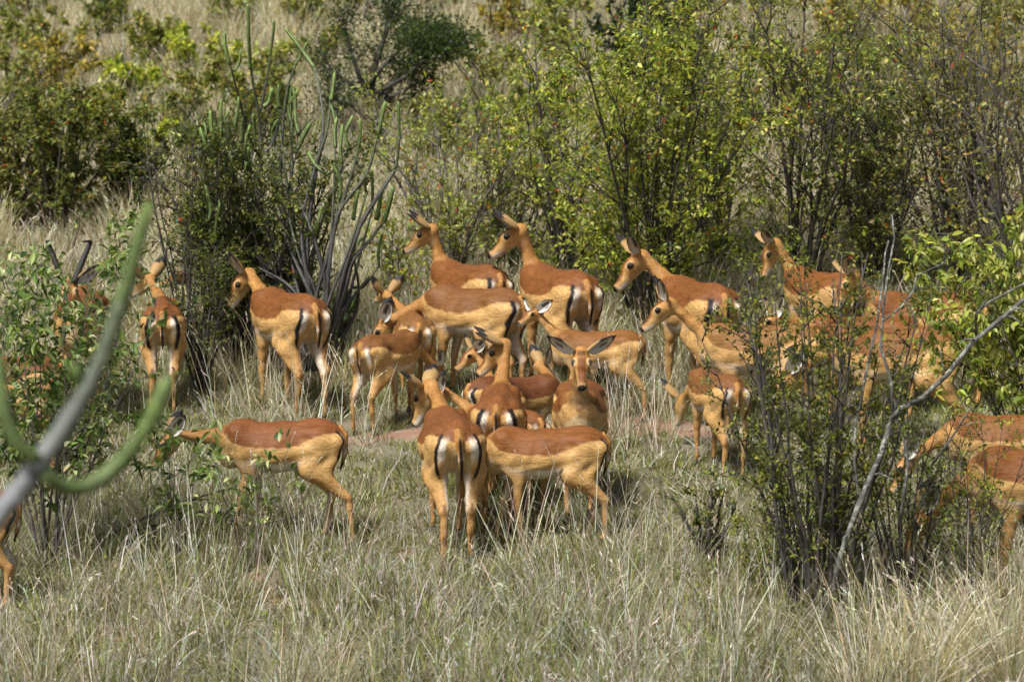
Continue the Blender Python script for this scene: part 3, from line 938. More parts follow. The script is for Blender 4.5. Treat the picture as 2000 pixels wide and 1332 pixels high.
# ------------------------------------------------------------------ grass
def clump_mesh(name, seed, n, h, rad, w, pal, lean=.35, curl=.5, heads=0.0, dirlean=None):
    rng = np.random.default_rng(seed)
    a = rng.uniform(0, 2 * math.pi, n); r = rad * np.sqrt(rng.uniform(0, 1, n))
    base = np.stack([r * np.cos(a), r * np.sin(a), -.02 * np.ones(n)], 1)
    az = a + rng.normal(0, .9, n)
    ln = np.abs(rng.normal(0, lean, n))
    d = np.stack([np.cos(az) * ln, np.sin(az) * ln, np.ones(n)], 1)
    if dirlean is not None: d = d + np.array(dirlean) * rng.uniform(.3, 1.3, (n, 1))
    d /= np.linalg.norm(d, axis=1, keepdims=True)
    H = h * rng.uniform(.45, 1.1, n)[:, None]
    c = np.stack([np.cos(az), np.sin(az), np.zeros(n)], 1) * (curl * rng.uniform(.1, 1, n))[:, None]
    up = lambda t: base + d * H * t + c * H * t * t * .6 - np.array([0, 0, 1]) * (np.linalg.norm(c, axis=1, keepdims=True) * H * t ** 3 * .35)
    yaw = rng.uniform(0, math.pi, n)
    S = np.stack([np.cos(yaw), np.sin(yaw), np.zeros(n)], 1) * w * rng.uniform(.6, 1.3, n)[:, None] * .5
    V = np.stack([up(0) - S, up(0) + S, up(.4) - S * .85, up(.4) + S * .85, up(.75) - S * .55, up(.75) + S * .55, up(1.0)], 1)
    f = np.array([[0, 1, 3], [0, 3, 2], [2, 3, 5], [2, 5, 4], [4, 5, 6]])
    F = (np.arange(n)[:, None, None] * 7 + f[None]).reshape(-1, 3)
    col = pick(rng, pal, n)
    C = np.repeat(col, 7, 0)
    V = V.reshape(-1, 3)
    if heads:
        k = np.where(rng.uniform(0, 1, n) < heads)[0]
        tips = up(1.0)[k]; td = up(1.0)[k] - up(.8)[k]
        nv = len(V)
        for q in range(5):
            v2, f2, c2 = leaf_arrays(tips - td * q * .13, td + rng.normal(0, .02, (len(k), 3)), rng.normal(0, 1, (len(k), 3)), np.full(len(k), .028), np.full(len(k), .006), col[k] * 1.05)
            V = np.concatenate([V, v2]); F = np.concatenate([F, f2 + nv]); C = np.concatenate([C, c2]); nv = len(V)
    me = np_mesh(name, V, F, M_GRASS, False, C)
    return bpy.data.objects.new(name, me)

def scatter(name, label, variants, P, rotz, tilt, scl, seed=0):
    rng = np.random.default_rng(seed)
    coll = bpy.data.collections.new(name + '_tufts')
    for v in variants: coll.objects.link(v)
    me = bpy.data.meshes.new(name)
    me.vertices.add(len(P)); me.vertices.foreach_set('co', np.asarray(P, np.float32).ravel())
    a = me.attributes.new('rot', 'FLOAT_VECTOR', 'POINT')
    rot = np.stack([tilt[:, 0], tilt[:, 1], rotz], 1).astype(np.float32); a.data.foreach_set('vector', rot.ravel())
    a = me.attributes.new('scl', 'FLOAT_VECTOR', 'POINT'); a.data.foreach_set('vector', np.asarray(scl, np.float32).ravel())
    a = me.attributes.new('pick', 'INT', 'POINT'); a.data.foreach_set('value', rng.integers(0, len(variants), len(P)).astype(np.int32))
    o = link(bpy.data.objects.new(name, me)); tag(o, label, 'grass', None, 'stuff')
    ng = bpy.data.node_groups.new(name, 'GeometryNodeTree')
    ng.interface.new_socket('Geometry', in_out='INPUT', socket_type='NodeSocketGeometry')
    ng.interface.new_socket('Geometry', in_out='OUTPUT', socket_type='NodeSocketGeometry')
    N = ng.nodes; gi = N.new('NodeGroupInput'); go = N.new('NodeGroupOutput')
    iop = N.new('GeometryNodeInstanceOnPoints'); ci = N.new('GeometryNodeCollectionInfo')
    ci.inputs['Collection'].default_value = coll
    ci.inputs['Separate Children'].default_value = True; ci.inputs['Reset Children'].default_value = True
    def na(nm, ty):
        x = N.new('GeometryNodeInputNamedAttribute'); x.data_type = ty; x.inputs['Name'].default_value = nm
        return next(s for s in x.outputs if s.enabled and s.name == 'Attribute')
    L = ng.links.new
    L(gi.outputs[0], iop.inputs['Points']); L(ci.outputs[0], iop.inputs['Instance'])
    iop.inputs['Pick Instance'].default_value = True
    L(na('pick', 'INT'), iop.inputs['Instance Index'])
    L(na('rot', 'FLOAT_VECTOR'), iop.inputs['Rotation']); L(na('scl', 'FLOAT_VECTOR'), iop.inputs['Scale'])
    L(iop.outputs[0], go.inputs[0])
    md = o.modifiers.new('scatter', 'NODES'); md.node_group = ng
    return o
# ------------------------------------------------------------------ vegetation
YG = [((.40, .42, .045), 4), ((.25, .31, .038), 4), ((.54, .52, .12), 2), ((.10, .15, .022), 1.6)]
OLIVE = [((.23, .24, .055), 4), ((.14, .17, .035), 4), ((.34, .30, .09), 2), ((.26, .17, .07), .6)]
DARKG = [((.085, .120, .022), 4), ((.165, .185, .030), 4), ((.040, .062, .014), 1.6), ((.25, .24, .04), 1.4)]
BRIGHT = [((.38, .40, .065), 4), ((.26, .32, .05), 3), ((.50, .49, .17), 2), ((.13, .19, .035), 1.2)]
LEFTL = [((.13, .20, .045), 4), ((.24, .30, .09), 3), ((.48, .50, .25), 2.4), ((.06, .105, .025), 1.6)]
GOLD = [((.40, .31, .05), 4), ((.28, .24, .05), 3), ((.19, .17, .045), 2)]
GREY = [((.32, .35, .095), 3), ((.21, .25, .06), 3), ((.45, .43, .19), 2), ((.38, .36, .075), 2)]
BLACKG = [((.022, .042, .012), 4), ((.045, .07, .016), 2)]

SHR = 'shrubs behind the herd'
def px_shrub(px, py, top, half, seed, label, **kw):
    b = on_ground(px, py); k = b[1] / F_PX
    h = (py - top) * k * 1.0; rad = half * k
    return shrub(kw.pop('name', 'shrub'), label, kw.pop('cat', 'shrub'), b, h, rad, seed, **kw)

# --- far hillside
FAR = 'bushes on the far hillside'
far = [
 (40, 60, -60, 70, OLIVE, 'dull olive bush in the top left corner of the hillside'),
 (210, 62, -10, 45, DARKG, 'small dark round bush high on the pale hillside at left'),
 (300, 130, 40, 55, OLIVE, 'olive bush on the hillside below the small dark round one'),
 (380, 165, 60, 70, YG, 'yellow-green bush on the hillside left of the tall succulent tips'),
 (110, 190, 70, 85, GOLD, 'golden bush on the left hillside above the big green bush'),
 (20, 230, 90, 80, OLIVE, 'greyish olive bush at the left edge of the hillside'),
 (350, 270, 150, 75, OLIVE, 'grey-green bush on the hillside left of the succulent'),
 (520, 290, 120, 80, OLIVE, 'pale green bush on the slope behind the succulent stems'),
 (600, 60, -40, 40, OLIVE, 'bare brownish bush at the top edge above the succulent'),
 (700, 40, -50, 60, OLIVE, 'olive bush at the top edge left of the dark umbrella tree'),
 (990, 90, -30, 80, GOLD, 'yellowish bush at the top edge right of the umbrella tree'),
 (960, 200, 70, 75, OLIVE, 'dull olive bush on the slope right of the umbrella tree'),
 (1090, 130, 0, 60, OLIVE, 'small olive bush on the slope left of the black-green tree'),
 (1500, 60, -50, 70, OLIVE, 'olive bush at the top edge right of the black-green tree'),
 (1640, 110, -40, 90, GOLD, 'golden brown bush at the top edge of the right hillside'),
 (1800, 100, -50, 100, GOLD, 'broad golden bush near the top right of the hillside'),
 (1960, 120, -60, 80, OLIVE, 'olive bush in the top right corner of the hillside'),
 (450, 60, -20, 45, GREY, 'thin grey bush at the top edge above the yellow-green one'),
 (870, 330, 190, 80, OLIVE, 'grey-olive bush below the umbrella tree'),
 (80, 130, 30, 75, OLIVE, 'broad olive bush above the golden one on the left hillside'),
 (250, 215, 120, 65, YG, 'yellow-green bush between the golden and the grey-green ones at left'),
 (160, 270, 180, 60, GOLD, 'low golden bush just above the big green bush at left'),
 (430, 230, 140, 50, OLIVE, 'small olive bush right behind the left succulent tips'),
 (300, 340, 240, 55, YG, 'low yellow-green bush left of the bare dark twigs'),
 (60, 300, 190, 70, OLIVE, 'brownish olive bush behind the olive one at the left edge'),
 (640, 150, 60, 50, OLIVE, 'grey-olive bush at the foot of the slope left of the umbrella tree'),
 (1060, 260, 150, 70, GREY, 'pale grey-green bush in the gap above the twiggy grey shrub'),
 (930, 300, 200, 60, YG, 'low yellow-green bush on the slope right below the umbrella tree'),
 (1720, 200, 80, 90, OLIVE, 'dull olive bush behind the dense dark thorny shrub'),
 (1900, 190, 40, 80, GOLD, 'yellow-brown bush behind the tall twiggy shrub at right'),
 (800, 250, 190, 50, OLIVE, 'low olive bush under the umbrella tree\'s crown'),
 (540, 170, 90, 45, GREY, 'thin grey-green bush on the slope behind the succulent\'s tallest tips'),
 (840, 30, -40, 60, OLIVE, 'olive bush at the top edge above the umbrella tree\'s crown'),
 (1560, 240, 90, 80, OLIVE, 'dull bush on the slope between the right-hand shrubs'),
]
for i, (x, y, top, half, pal, lab) in enumerate(far):
    px_shrub(x, y, top, half * 1.3, 300 + i, lab, stems=11, nb=5, nt=4, nl=8, leaf=(.075, .036), pal=[(tuple(1.2 * q for q in c), w) for c, w in pal], r0=.012, group=FAR, name='bush', cat='bush', flowers=10 if i % 2 else 0, lo=.05)

# --- dark umbrella tree on the slope
def umbrella_tree():
    b = on_ground(722, 262); k = b[1] / F_PX
    e = empty('umbrella_tree', b); tag(e, 'dark gnarled tree with a flat green crown spreading right', 'tree')
    rng = np.random.default_rng(77)
    P3 = lambda x, y, dy=0: at_y(x, y, b[1] + dy) - b
    V, F = [], []
    limbs = [([(722, 268), (725, 215), (722, 170), (735, 120), (752, 60), (758, 5)], 12), ([(728, 215), (765, 165), (800, 125), (840, 95), (890, 70)], 8),
             ([(724, 190), (700, 150), (690, 100), (672, 45), (665, 30)], 6), ([(722, 200), (690, 165), (650, 140), (625, 95)], 5), ([(735, 185), (790, 150), (830, 120), (905, 90)], 6),
             ([(722, 170), (742, 130), (790, 90), (830, 60)], 6), ([(730, 205), (775, 190), (820, 165), (850, 150)], 5), ([(715, 235), (680, 200), (640, 190)], 4), ([(752, 60), (770, 30), (780, -10)], 4)]
    tips = []
    for pts, w in limbs:
        dy = rng.uniform(-.45, .45)
        pp = [P3(x, y, dy * j / (len(pts) - 1)) + rng.normal(0, .012, 3) for j, (x, y) in enumerate(pts)]
        tube(V, F, pp, [w * k * (1 - .75 * j / (len(pts) - 1)) for j in range(len(pts))], 7)
        for _ in range(26):
            q, dv = along(pp, rng.uniform(.35, .99))
            tp = path(rng, q, dv * .5 + rng.normal(0, .6, 3), rng.uniform(.12, .32), 3, .25)
            tube(V, F, tp, [.007, .005, .003, .002], 3); tips += tp[1:]
    link(bpy.data.objects.new('trunk', tube_mesh('trunk', V, F, M_BARK)), e)
    LP = []
    for _ in range(150):
        cx, cy = rng.normal(848, 34), rng.normal(74, 17)
        c = P3(cx, cy + (cx - 855) * .1, rng.normal(0, .4)); LP.append(c + rng.normal(0, .07, (40, 3)) * np.array([1.3, 1.3, .6]))
    for q in tips[::1]:
        LP.append(q + rng.normal(0, .05, (10, 3)))
    LP = np.concatenate(LP); n = len(LP)
    Vv, Ff, C = leaf_arrays(LP, rng.normal(0, 1, (n, 3)), rng.normal(0, 1, (n, 3)) + np.array([0, 0, 1.]), rng.uniform(.025, .05, n), rng.uniform(.012, .024, n), pick(rng, BLACKG + DARKG[:1], n))
    tag(link(bpy.data.objects.new('crown', np_mesh('crown', Vv, Ff, M_LEAF, False, C)), e), kind='stuff')
umbrella_tree()
px_shrub(1290, 215, -60, 120, 410, 'black-green dense tree behind the big yellow-green shrub', stems=9, nb=8, nt=7, nl=17, leaf=(0.055, 0.030), pal=BLACKG, r0=.03, name='dark_tree', cat='tree', lo=.1)

# --- bushes at the left behind the pale grass
px_shrub(110, 450, 195, 130, 420, 'big green bush at the left behind the pale grass', stems=12, nb=8, nt=6, nl=17, leaf=(0.050, 0.027), pal=DARKG[:2] + OLIVE, group=SHR, flowers=60, lo=.08)
px_shrub(15, 440, 170, 90, 421, 'olive bush at the left edge beside the big green bush', stems=9, nb=7, nt=5, nl=12, leaf=(0.050, 0.027), pal=OLIVE, group=SHR, flowers=50, lo=.08)
px_shrub(250, 425, 240, 75, 422, 'bush with a dark spike between the big green bush and the thorn bush', stems=8, nb=7, nt=6, nl=17, leaf=(0.047, 0.027), pal=DARKG, group=SHR, lo=.08)
px_shrub(185, 330, 170, 80, 423, 'yellow-olive bush above and behind the big green bush', stems=8, nb=6, nt=5, nl=15, leaf=(0.053, 0.030), pal=YG + OLIVE, group=SHR, flowers=30, lo=.08)

# --- shrubs in the middle
px_shrub(880, 585, 160, 125, 430, 'pale yellow-green shrub behind the two raised heads', stems=11, nb=8, nt=6, nl=10, leaf=(0.042, 0.022), pal=GREY + YG[:2], bark=M_BARK2, group=SHR, flowers=70, lo=.08)
px_shrub(1000, 560, 225, 100, 431, 'greyish twiggy shrub left of the big yellow-green shrub', stems=11, nb=8, nt=6, nl=8, leaf=(0.040, 0.021), pal=GREY, bark=M_BARK2, group=SHR, flowers=35, lo=.08)
px_shrub(770, 620, 400, 60, 432, 'low shrub with orange flowers right of the succulent', stems=7, nb=6, nt=4, nl=6, leaf=(0.040, 0.022), pal=YG, bark=M_BARK2, group=SHR, flowers=28, lo=.08, r0=.008)
px_shrub(1265, 655, 5, 225, 433, 'big yellow-green shrub with orange leaves at the centre', stems=17, nb=10, nt=7, nl=14, leaf=(0.050, 0.026), pal=YG, group=SHR, flowers=110, lo=.08, r0=.017, bend=(0, 0, .02))
px_shrub(1110, 590, 80, 95, 434, 'yellow-green shrub leaning out left of the big central one', stems=9, nb=8, nt=6, nl=12, leaf=(0.047, 0.025), pal=YG, group=SHR, flowers=45, lo=.08)
px_shrub(1400, 560, -20, 110, 435, 'olive shrub filling the gap right of the big central shrub', stems=11, nb=9, nt=6, nl=12, leaf=(0.050, 0.026), pal=YG + OLIVE, group=SHR, flowers=30, lo=.08)
px_shrub(1560, 600, -40, 125, 436, 'dark-stemmed twiggy shrub behind the spread-eared impala', stems=12, nb=9, nt=6, nl=8, leaf=(0.045, 0.024), pal=YG + OLIVE + DARKG[:1], group=SHR, flowers=40, lo=.08, r0=.018)
px_shrub(1720, 590, 150, 130, 437, 'dense dark thorny shrub behind the lichen branch', stems=13, nb=9, nt=6, nl=8, leaf=(0.042, 0.022), pal=DARKG + OLIVE, group=SHR, flowers=25, lo=.08, r0=.016)
px_shrub(1690, 540, 90, 80, 438, 'bright yellow-leaved shrub right of the dark-stemmed twigs', stems=7, nb=7, nt=5, nl=10, leaf=(0.068, 0.035), pal=BRIGHT, group=SHR, flowers=20, lo=.08)
px_shrub(1870, 600, 0, 140, 439, 'tall twiggy olive shrub at the right behind the leafy bush', stems=14, nb=9, nt=6, nl=6, leaf=(0.045, 0.024), pal=OLIVE + YG[:1], group=SHR, flowers=45, lo=.08, r0=.017)
px_shrub(2010, 620, -40, 150, 440, 'shrub of long brown stems leaning in from the right edge', stems=15, nb=8, nt=6, nl=6, leaf=(0.047, 0.025), pal=OLIVE + GOLD, group=SHR, flowers=40, lo=.08, r0=.02, bark=M_BARK2, lean=(-.12, 0))

# --- thorn bush round the succulent
px_shrub(455, 712, 225, 165, 450, 'dark thorn bush at the foot of the grey succulent', stems=22, nb=10, nt=6, nl=17, leaf=(0.036, 0.020), pal=DARKG, name='thorn_bush', cat='thorn bush', lo=.15, r0=.016, flowers=14)
px_shrub(370, 720, 225, 65, 451, 'bare dark twigs rising left of the grey succulent', stems=11, nb=6, nt=4, nl=1, leaf=(.028, .015), pal=DARKG, name='twig_bush', cat='bush', lo=.3, r0=.010, bl=.22, wig=.06)
px_shrub(585, 731, 330, 115, 452, 'dark green bush behind the lone impala\'s rump', stems=9, nb=7, nt=5, nl=13, leaf=(0.035, 0.020), pal=DARKG, name='thorn_bush', cat='thorn bush', lo=.1, flowers=12)

px_shrub(392, 768, 470, 55, 453, 'dark bare-stemmed twigs between the lone impala and the pale grass', stems=13, nb=7, nt=4, nl=5, leaf=(.032, .017), pal=DARKG, name='twig_bush', cat='bush', lo=.3, r0=.011, bl=.25)
SB = on_ground(630, 735)
rx = np.random.default_rng(88); EXTRA = []
for i in range(24):                                        # many thinner stems between the traced ones
    ex_, ey_ = rx.uniform(345, 765), rx.uniform(215, 470)
    ey_ += 60 * abs(ex_ - 560) / 200
    bx_ = rx.uniform(500, 670); bend_ = (ex_ - bx_) * rx.uniform(.5, .8)
    EXTRA.append(('s', [(bx_, 725), (bx_ + bend_ * .45, 600 - rx.uniform(0, 40)), (bx_ + bend_, (ey_ + 600) / 2), (ex_, ey_)], 6, 2.8))
    EXTRA.append(('g', [(ex_, ey_ + 4), (ex_ + rx.normal(0, 4), ey_ - 28), (ex_ + rx.normal(0, 9), ey_ - rx.uniform(45, 75))], 3.0, 2.6))
succulent('tall grey succulent with upright green tips at the centre left', SB, [
 ('s', [(560, 740), (530, 620), (512, 500), (509, 405), (509, 304), (506, 230), (494, 162), (489, 128)], 9, 4), ('g', [(489, 135), (486, 75), (484, 8)], 3.6, 3.2),
 ('s', [(509, 306), (489, 274), (466, 189), (449, 125)], 6, 3), ('g', [(449, 128), (440, 95), (438, 64)], 3.2, 3), ('g', [(455, 140), (466, 128), (471, 96)], 2.2, 2.4),
 ('s', [(509, 304), (530, 284), (545, 240), (549, 214)], 5, 4), ('s', [(509, 218), (520, 159), (528, 110)], 4, 2.4), ('g', [(527, 112), (532, 80), (536, 40)], 2.4, 2.6), ('g', [(515, 210), (526, 198), (532, 172)], 4, 4),
 ('s', [(590, 640), (565, 480), (548, 360), (552, 260), (560, 180), (577, 128)], 7, 2.8), ('g', [(576, 130), (590, 106), (600, 82)], 2.6, 2.4),
 ('s', [(620, 690), (600, 520), (610, 380), (631, 257), (624, 176), (612, 130)], 8, 3), ('g', [(613, 132), (587, 95), (557, 56)], 3.2, 3), 
 ('s', [(640, 690), (600, 540), (590, 439), (615, 330), (638, 257), (646, 195)], 8, 3), ('g', [(646, 198), (651, 170), (653, 142)], 3.4, 3),
 ('s', [(640, 690), (640, 560), (650, 470), (665, 409), (715, 341), (736, 270)], 9, 3.4), ('g', [(736, 272), (745, 235), (752, 199)], 3.2, 3.2),
 ('s', [(645, 690), (665, 560), (705, 439), (749, 368), (773, 324), (780, 268)], 9, 3.6), ('g', [(780, 270), (779, 235), (778, 199)], 3.6, 3.4),
 ('s', [(480, 720), (450, 560), (449, 405), (455, 331), (440, 305), (420, 272)], 6, 3.4), ('g', [(420, 275), (413, 250), (411, 216)], 3.6, 3.4), ('g', [(418, 308), (402, 285), (391, 250)], 3.6, 3.2),
 ('g', [(433, 270), (432, 235), (432, 195)], 3, 2.8), ('g', [(440, 288), (447, 262), (450, 235)], 3.4, 3.4), ('g', [(473, 280), (474, 255), (473, 228)], 3.4, 3.2), ('g', [(458, 250), (464, 220), (466, 190)], 3, 2.8),
 ('g', [(563, 250), (567, 210), (567, 168)], 3.6, 3.4), ('g', [(584, 262), (578, 240), (576, 215)], 3.4, 3.4), ('g', [(577, 300), (592, 268), (607, 240)], 4, 4), ('g', [(493, 362), (487, 325), (485, 288)], 4, 3.6), ('g', [(641, 342), (618, 325), (601, 297)], 3.6, 3.2),
 ('g', [(497, 280), (498, 250), (494, 222)], 3.4, 3), ('g', [(545, 212), (543, 190), (544, 165)], 3.4, 3.2), ('g', [(655, 250), (652, 225), (646, 205)], 2.6, 2.4),
 ('s', [(636, 690), (660, 620), (690, 580), (721, 542), (712, 560)], 7, 3), ('s', [(640, 680), (675, 560), (690, 508), (722, 470), (752, 430)], 9, 4), ('g', [(750, 434), (760, 400), (768, 365)], 4, 3.6), ('g', [(688, 510), (694, 478), (716, 462)], 3.4, 3.2),
 ('s', [(640, 660), (633, 545), (616, 474), (600, 430), (585, 390)], 8, 4), ('s', [(640, 640), (600, 560), (560, 470), (541, 400)], 8, 4), ('g', [(541, 404), (536, 370), (538, 335)], 4, 3.4),
 ('g', [(660, 655), (672, 628), (682, 610), (694, 578)], 8, 6), ('g', [(652, 640), (655, 605), (654, 580)], 5, 4), ('g', [(690, 430), (694, 400), (700, 370)], 3.6, 3.4), ('g', [(735, 430), (742, 395), (745, 370)], 4, 3.4), ('g', [(610, 470), (620, 440), (628, 405)], 3.6, 3.2),
 ('s', [(640, 700), (690, 620), (700, 560), (690, 500)], 7, 3.5), ('s', [(600, 700), (560, 600), (545, 520), (520, 430), (470, 365)], 7, 3), ('g', [(470, 368), (456, 340), (452, 305)], 3.4, 3.0),
 ('s', [(632, 690), (615, 600), (640, 500), (668, 400), (690, 330), (700, 285)], 7, 3), ('g', [(700, 288), (704, 262), (703, 232)], 3.2, 3),
] + EXTRA, SB[1], 9, .35)

# --- in front of the herd: thorn bush, dead lichen branch, leafy bushes
px_shrub(1600, 1205, 490, 205, 460, 'dark-stemmed thorn bush with tiny leaves in front of the right-hand impalas', stems=22, nb=11, nt=5, nl=8, leaf=(.034, .019), pal=DARKG + [((.30, .31, .04), 4)], name='thorn_bush', cat='thorn bush', lo=.18, r0=.015, wig=.06, bl=.19, tl=.08, spread_base=.3)
px_shrub(1610, 1190, 830, 150, 461, 'low dense leafy growth at the foot of the front thorn bush', stems=8, nb=5, nt=4, nl=9, leaf=(.030, .016), pal=DARKG + [((.26, .26, .045), 3)], name='thorn_bush', cat='thorn bush', lo=.1, r0=.009, tl=.14)
px_shrub(1385, 1100, 940, 42, 462, 'stubby little dark bush left of the front thorn bush', stems=6, nb=4, nt=4, nl=11, leaf=(.028, .016), pal=DARKG + [((.22, .22, .04), 3)], name='thorn_bush', cat='thorn bush', lo=.15, r0=.018)
px_shrub(1775, 1190, 850, 110, 463, 'dark green low bush right of the front thorn bush', stems=8, nb=5, nt=4, nl=10, leaf=(.030, .016), pal=DARKG, name='thorn_bush', cat='thorn bush', lo=.1, r0=.010)
px_shrub(1490, 1150, 1010, 80, 464, 'small straggly green bush between the stub and the thorn bush', stems=8, nb=5, nt=4, nl=10, leaf=(.026, .014), pal=DARKG + YG, name='thorn_bush', cat='thorn bush', lo=.1, r0=.007)

px_shrub(1900, 1215, 800, 120, 465, 'twiggy dark shrub in front of the impalas cut off at the right edge', stems=10, nb=7, nt=4, nl=6, leaf=(.030, .016), pal=DARKG + YG[:2], name='thorn_bush', cat='thorn bush', lo=.15, r0=.010, wig=.08, bl=.3)
px_shrub(1760, 1130, 700, 120, 466, 'tall bare twigs rising behind the front thorn bush on its right', stems=8, nb=6, nt=3, nl=4, leaf=(.030, .016), pal=DARKG + YG[:1], name='twig_bush', cat='bush', lo=.2, r0=.010, wig=.07, bl=.25)

def dead_branch():
    b = on_ground(1618, 1215); e = empty('dead_branch', b)
    tag(e, 'pale dead branch with lichen forking up to the right edge', 'branch')
    rng = np.random.default_rng(5)
    limbs = [([(1618, 1222), (1638, 1095), (1680, 980), (1720, 880), (1745, 815)], 10, 8, 0), ([(1743, 820), (1762, 795), (1800, 775), (1850, 730), (1900, 668), (1940, 632), (2000, 587), (2050, 560)], 8, 7, -.25),
             ([(1745, 815), (1738, 740), (1722, 680), (1728, 600), (1735, 520), (1746, 465), (1740, 420)], 5.5, 2.2, .1), ([(1680, 800), (1690, 740), (1710, 640), (1722, 560), (1729, 495), (1735, 470)], 4.5, 2.6, .2),
             ([(1725, 628), (1760, 598), (1782, 570), (1790, 540), (1850, 510)], 4, 1.6, .25), ([(1908, 660), (1906, 612), (1932, 590), (1990, 560), (2020, 540)], 5, 3, -.3), ([(1680, 985), (1668, 900), (1672, 820), (1680, 795)], 4, 3, .1),
             ([(1762, 1010), (1775, 905), (1762, 840), (1748, 815)], 6, 4, .1), ([(1740, 745), (1760, 720), (1772, 680)], 2.5, 1, .1), ([(1820, 910), (1850, 870), (1880, 820), (1892, 800)], 4, 2, -.2)]
    for pts, w0, w1, dy in limbs:
        V, F = [], []
        n = len(pts); k = b[1] / F_PX
        pp = [at_y(x, y, b[1] - .22 + dy * (j / (n - 1))) - b + rng.normal(0, .004, 3) for j, (x, y) in enumerate(pts)]
        tube(V, F, pp, [(w0 + (w1 - w0) * j / (n - 1)) * k * .66 * rng.uniform(.9, 1.1) for j in range(n)], 8)
        for _ in range(int(n * .8)):
            q, dv = along(pp, rng.uniform(.2, .98))
            tp = path(rng, q, dv * .6 + rng.normal(0, .6, 3), rng.uniform(.04, .2), 3, .3)
            tube(V, F, tp, [w1 * k * .4, w1 * k * .3, w1 * k * .2, w1 * k * .1], 4)
        link(bpy.data.objects.new('limb', tube_mesh('limb', V, F, M_LICHEN)), e)
dead_branch()

px_shrub(2055, 1010, 470, 205, 470, 'bright leafy bush hanging in at the right edge', stems=16, nb=9, nt=5, nl=6, leaf=(.074, .032), pal=BRIGHT, bark=M_BARK, name='leafy_bush', cat='bush', lo=.4, singles=290, shape=6, droop=.7, r0=.011, flowers=8, fcol=(.5, .04, .02), lean=(-.10, 0), flat=.5, tl=.12)
px_shrub(95, 1110, 440, 175, 471, 'leafy bush with oval leaves at the left in front of the horned male', stems=16, nb=9, nt=4, nl=6, leaf=(.068, .031), pal=LEFTL, bark=M_BARK2, name='leafy_bush', cat='bush', lo=.22, singles=290, shape=6, droop=.35, r0=.009, wig=.07, tl=.11, bl=.28, flat=.6)
px_shrub(480, 1110, 840, 110, 472, 'thin leafy sprigs in front of the grazing impala', stems=7, nb=5, nt=2, nl=4, leaf=(.062, .028), pal=LEFTL, bark=M_BARK2, name='leafy_sprigs', cat='bush', lo=.3, singles=140, shape=6, r0=.005, tl=.13, bl=.25, flat=.4)
px_shrub(340, 1090, 800, 70, 473, 'leafy sprigs between the left bush and the grazing impala\'s head', stems=7, nb=5, nt=2, nl=5, leaf=(.066, .03), pal=LEFTL, bark=M_BARK2, name='leafy_sprigs', cat='bush', lo=.25, singles=150, shape=6, r0=.005, tl=.12, bl=.25, flat=.4)

# --- fallen twigs in the grass at left
def fallen(label, pts, seed):
    rng = np.random.default_rng(seed)
    b = on_ground(*pts[0]); e = empty('fallen_branch', b); tag(e, label, 'branch', 'fallen branches in the grass')
    V, F = [], []
    pp = []
    for x, y, up in pts_up(pts):
        g = on_ground(x, y + up); pp.append(g + np.array([0, 0, up * g[1] / F_PX + .012]) - b)
    n = len(pp)
    tube(V, F, pp, [.011 * (1 - .7 * j / (n - 1)) for j in range(n)], 6)
    for _ in range(7):
        q, dv = along(pp, rng.uniform(.15, .95))
        tp = path(rng, q, dv + rng.normal(0, .4, 3) * np.array([1, .6, .5]), rng.uniform(.1, .4), 4, .12)
        tube(V, F, tp, [.005, .0045, .004, .003, .0015], 4)
    link(bpy.data.objects.new('branch', tube_mesh('branch', V, F, M_BARK)), e)
def pts_up(pts):
    return [(x, y, 30 + 35 * i / len(pts)) for i, (x, y) in enumerate(pts)]
fallen('longer dark fallen branch lying in the grass below the grazing impala', [(190, 1062), (270, 1020), (350, 985), (430, 962), (520, 938)], 1)
fallen('thin dark fallen twig crossing just under the longer fallen branch', [(205, 1050), (300, 1030), (400, 1000), (470, 1010), (560, 1040)], 2)

# --- blurred succulent close to the camera
FG = 9.6
fx = at_y(-120, 1180, FG)
succulent('out of focus grey and green succulent stem close to the camera at left', np.array([fx[0], FG, float(ground_z(fx[0], FG))]), [
 ('s', [(-420, 2600), (-330, 1800), (-160, 1230), (-60, 1075), (0, 1003), (60, 928), (130, 826), (182, 735), (215, 655), (236, 590)], 27, 13),
 ('g', [(233, 600), (252, 545), (270, 475), (293, 395)], 14, 10),
 ('g', [(80, 900), (38, 872), (14, 825), (2, 765), (-8, 690)], 9, 13),
 ('g', [(85, 925), (125, 952), (168, 950), (215, 922), (262, 872), (300, 808), (332, 735)], 12, 15),
 ('g', [(165, 765), (152, 740), (146, 712)], 10, 9),
], FG, 4, .08, (.17, .175, .18))

def dead_log():
    b = on_ground(1040, 265); e = empty('dead_log', b); tag(e, 'dark bent dead wood lying on the slope above the grey twiggy shrub', 'dead wood')
    for pts, w in (([(1085, 262), (1070, 240), (1062, 212), (1045, 192), (1020, 212), (1005, 240)], 9), ([(1018, 240), (1010, 212), (992, 192)], 7), ([(1068, 238), (1090, 218), (1118, 205)], 5)):
        V, F = [], []
        k = b[1] / F_PX; n = len(pts)
        tube(V, F, [at_y(x, y, b[1] + .15 * math.sin(i * 1.3)) - b for i, (x, y) in enumerate(pts)], [w * k * (1 - .45 * i / (n - 1)) for i in range(n)], 7)
        link(bpy.data.objects.new('limb', tube_mesh('limb', V, F, M_BARK)), e)
dead_log()
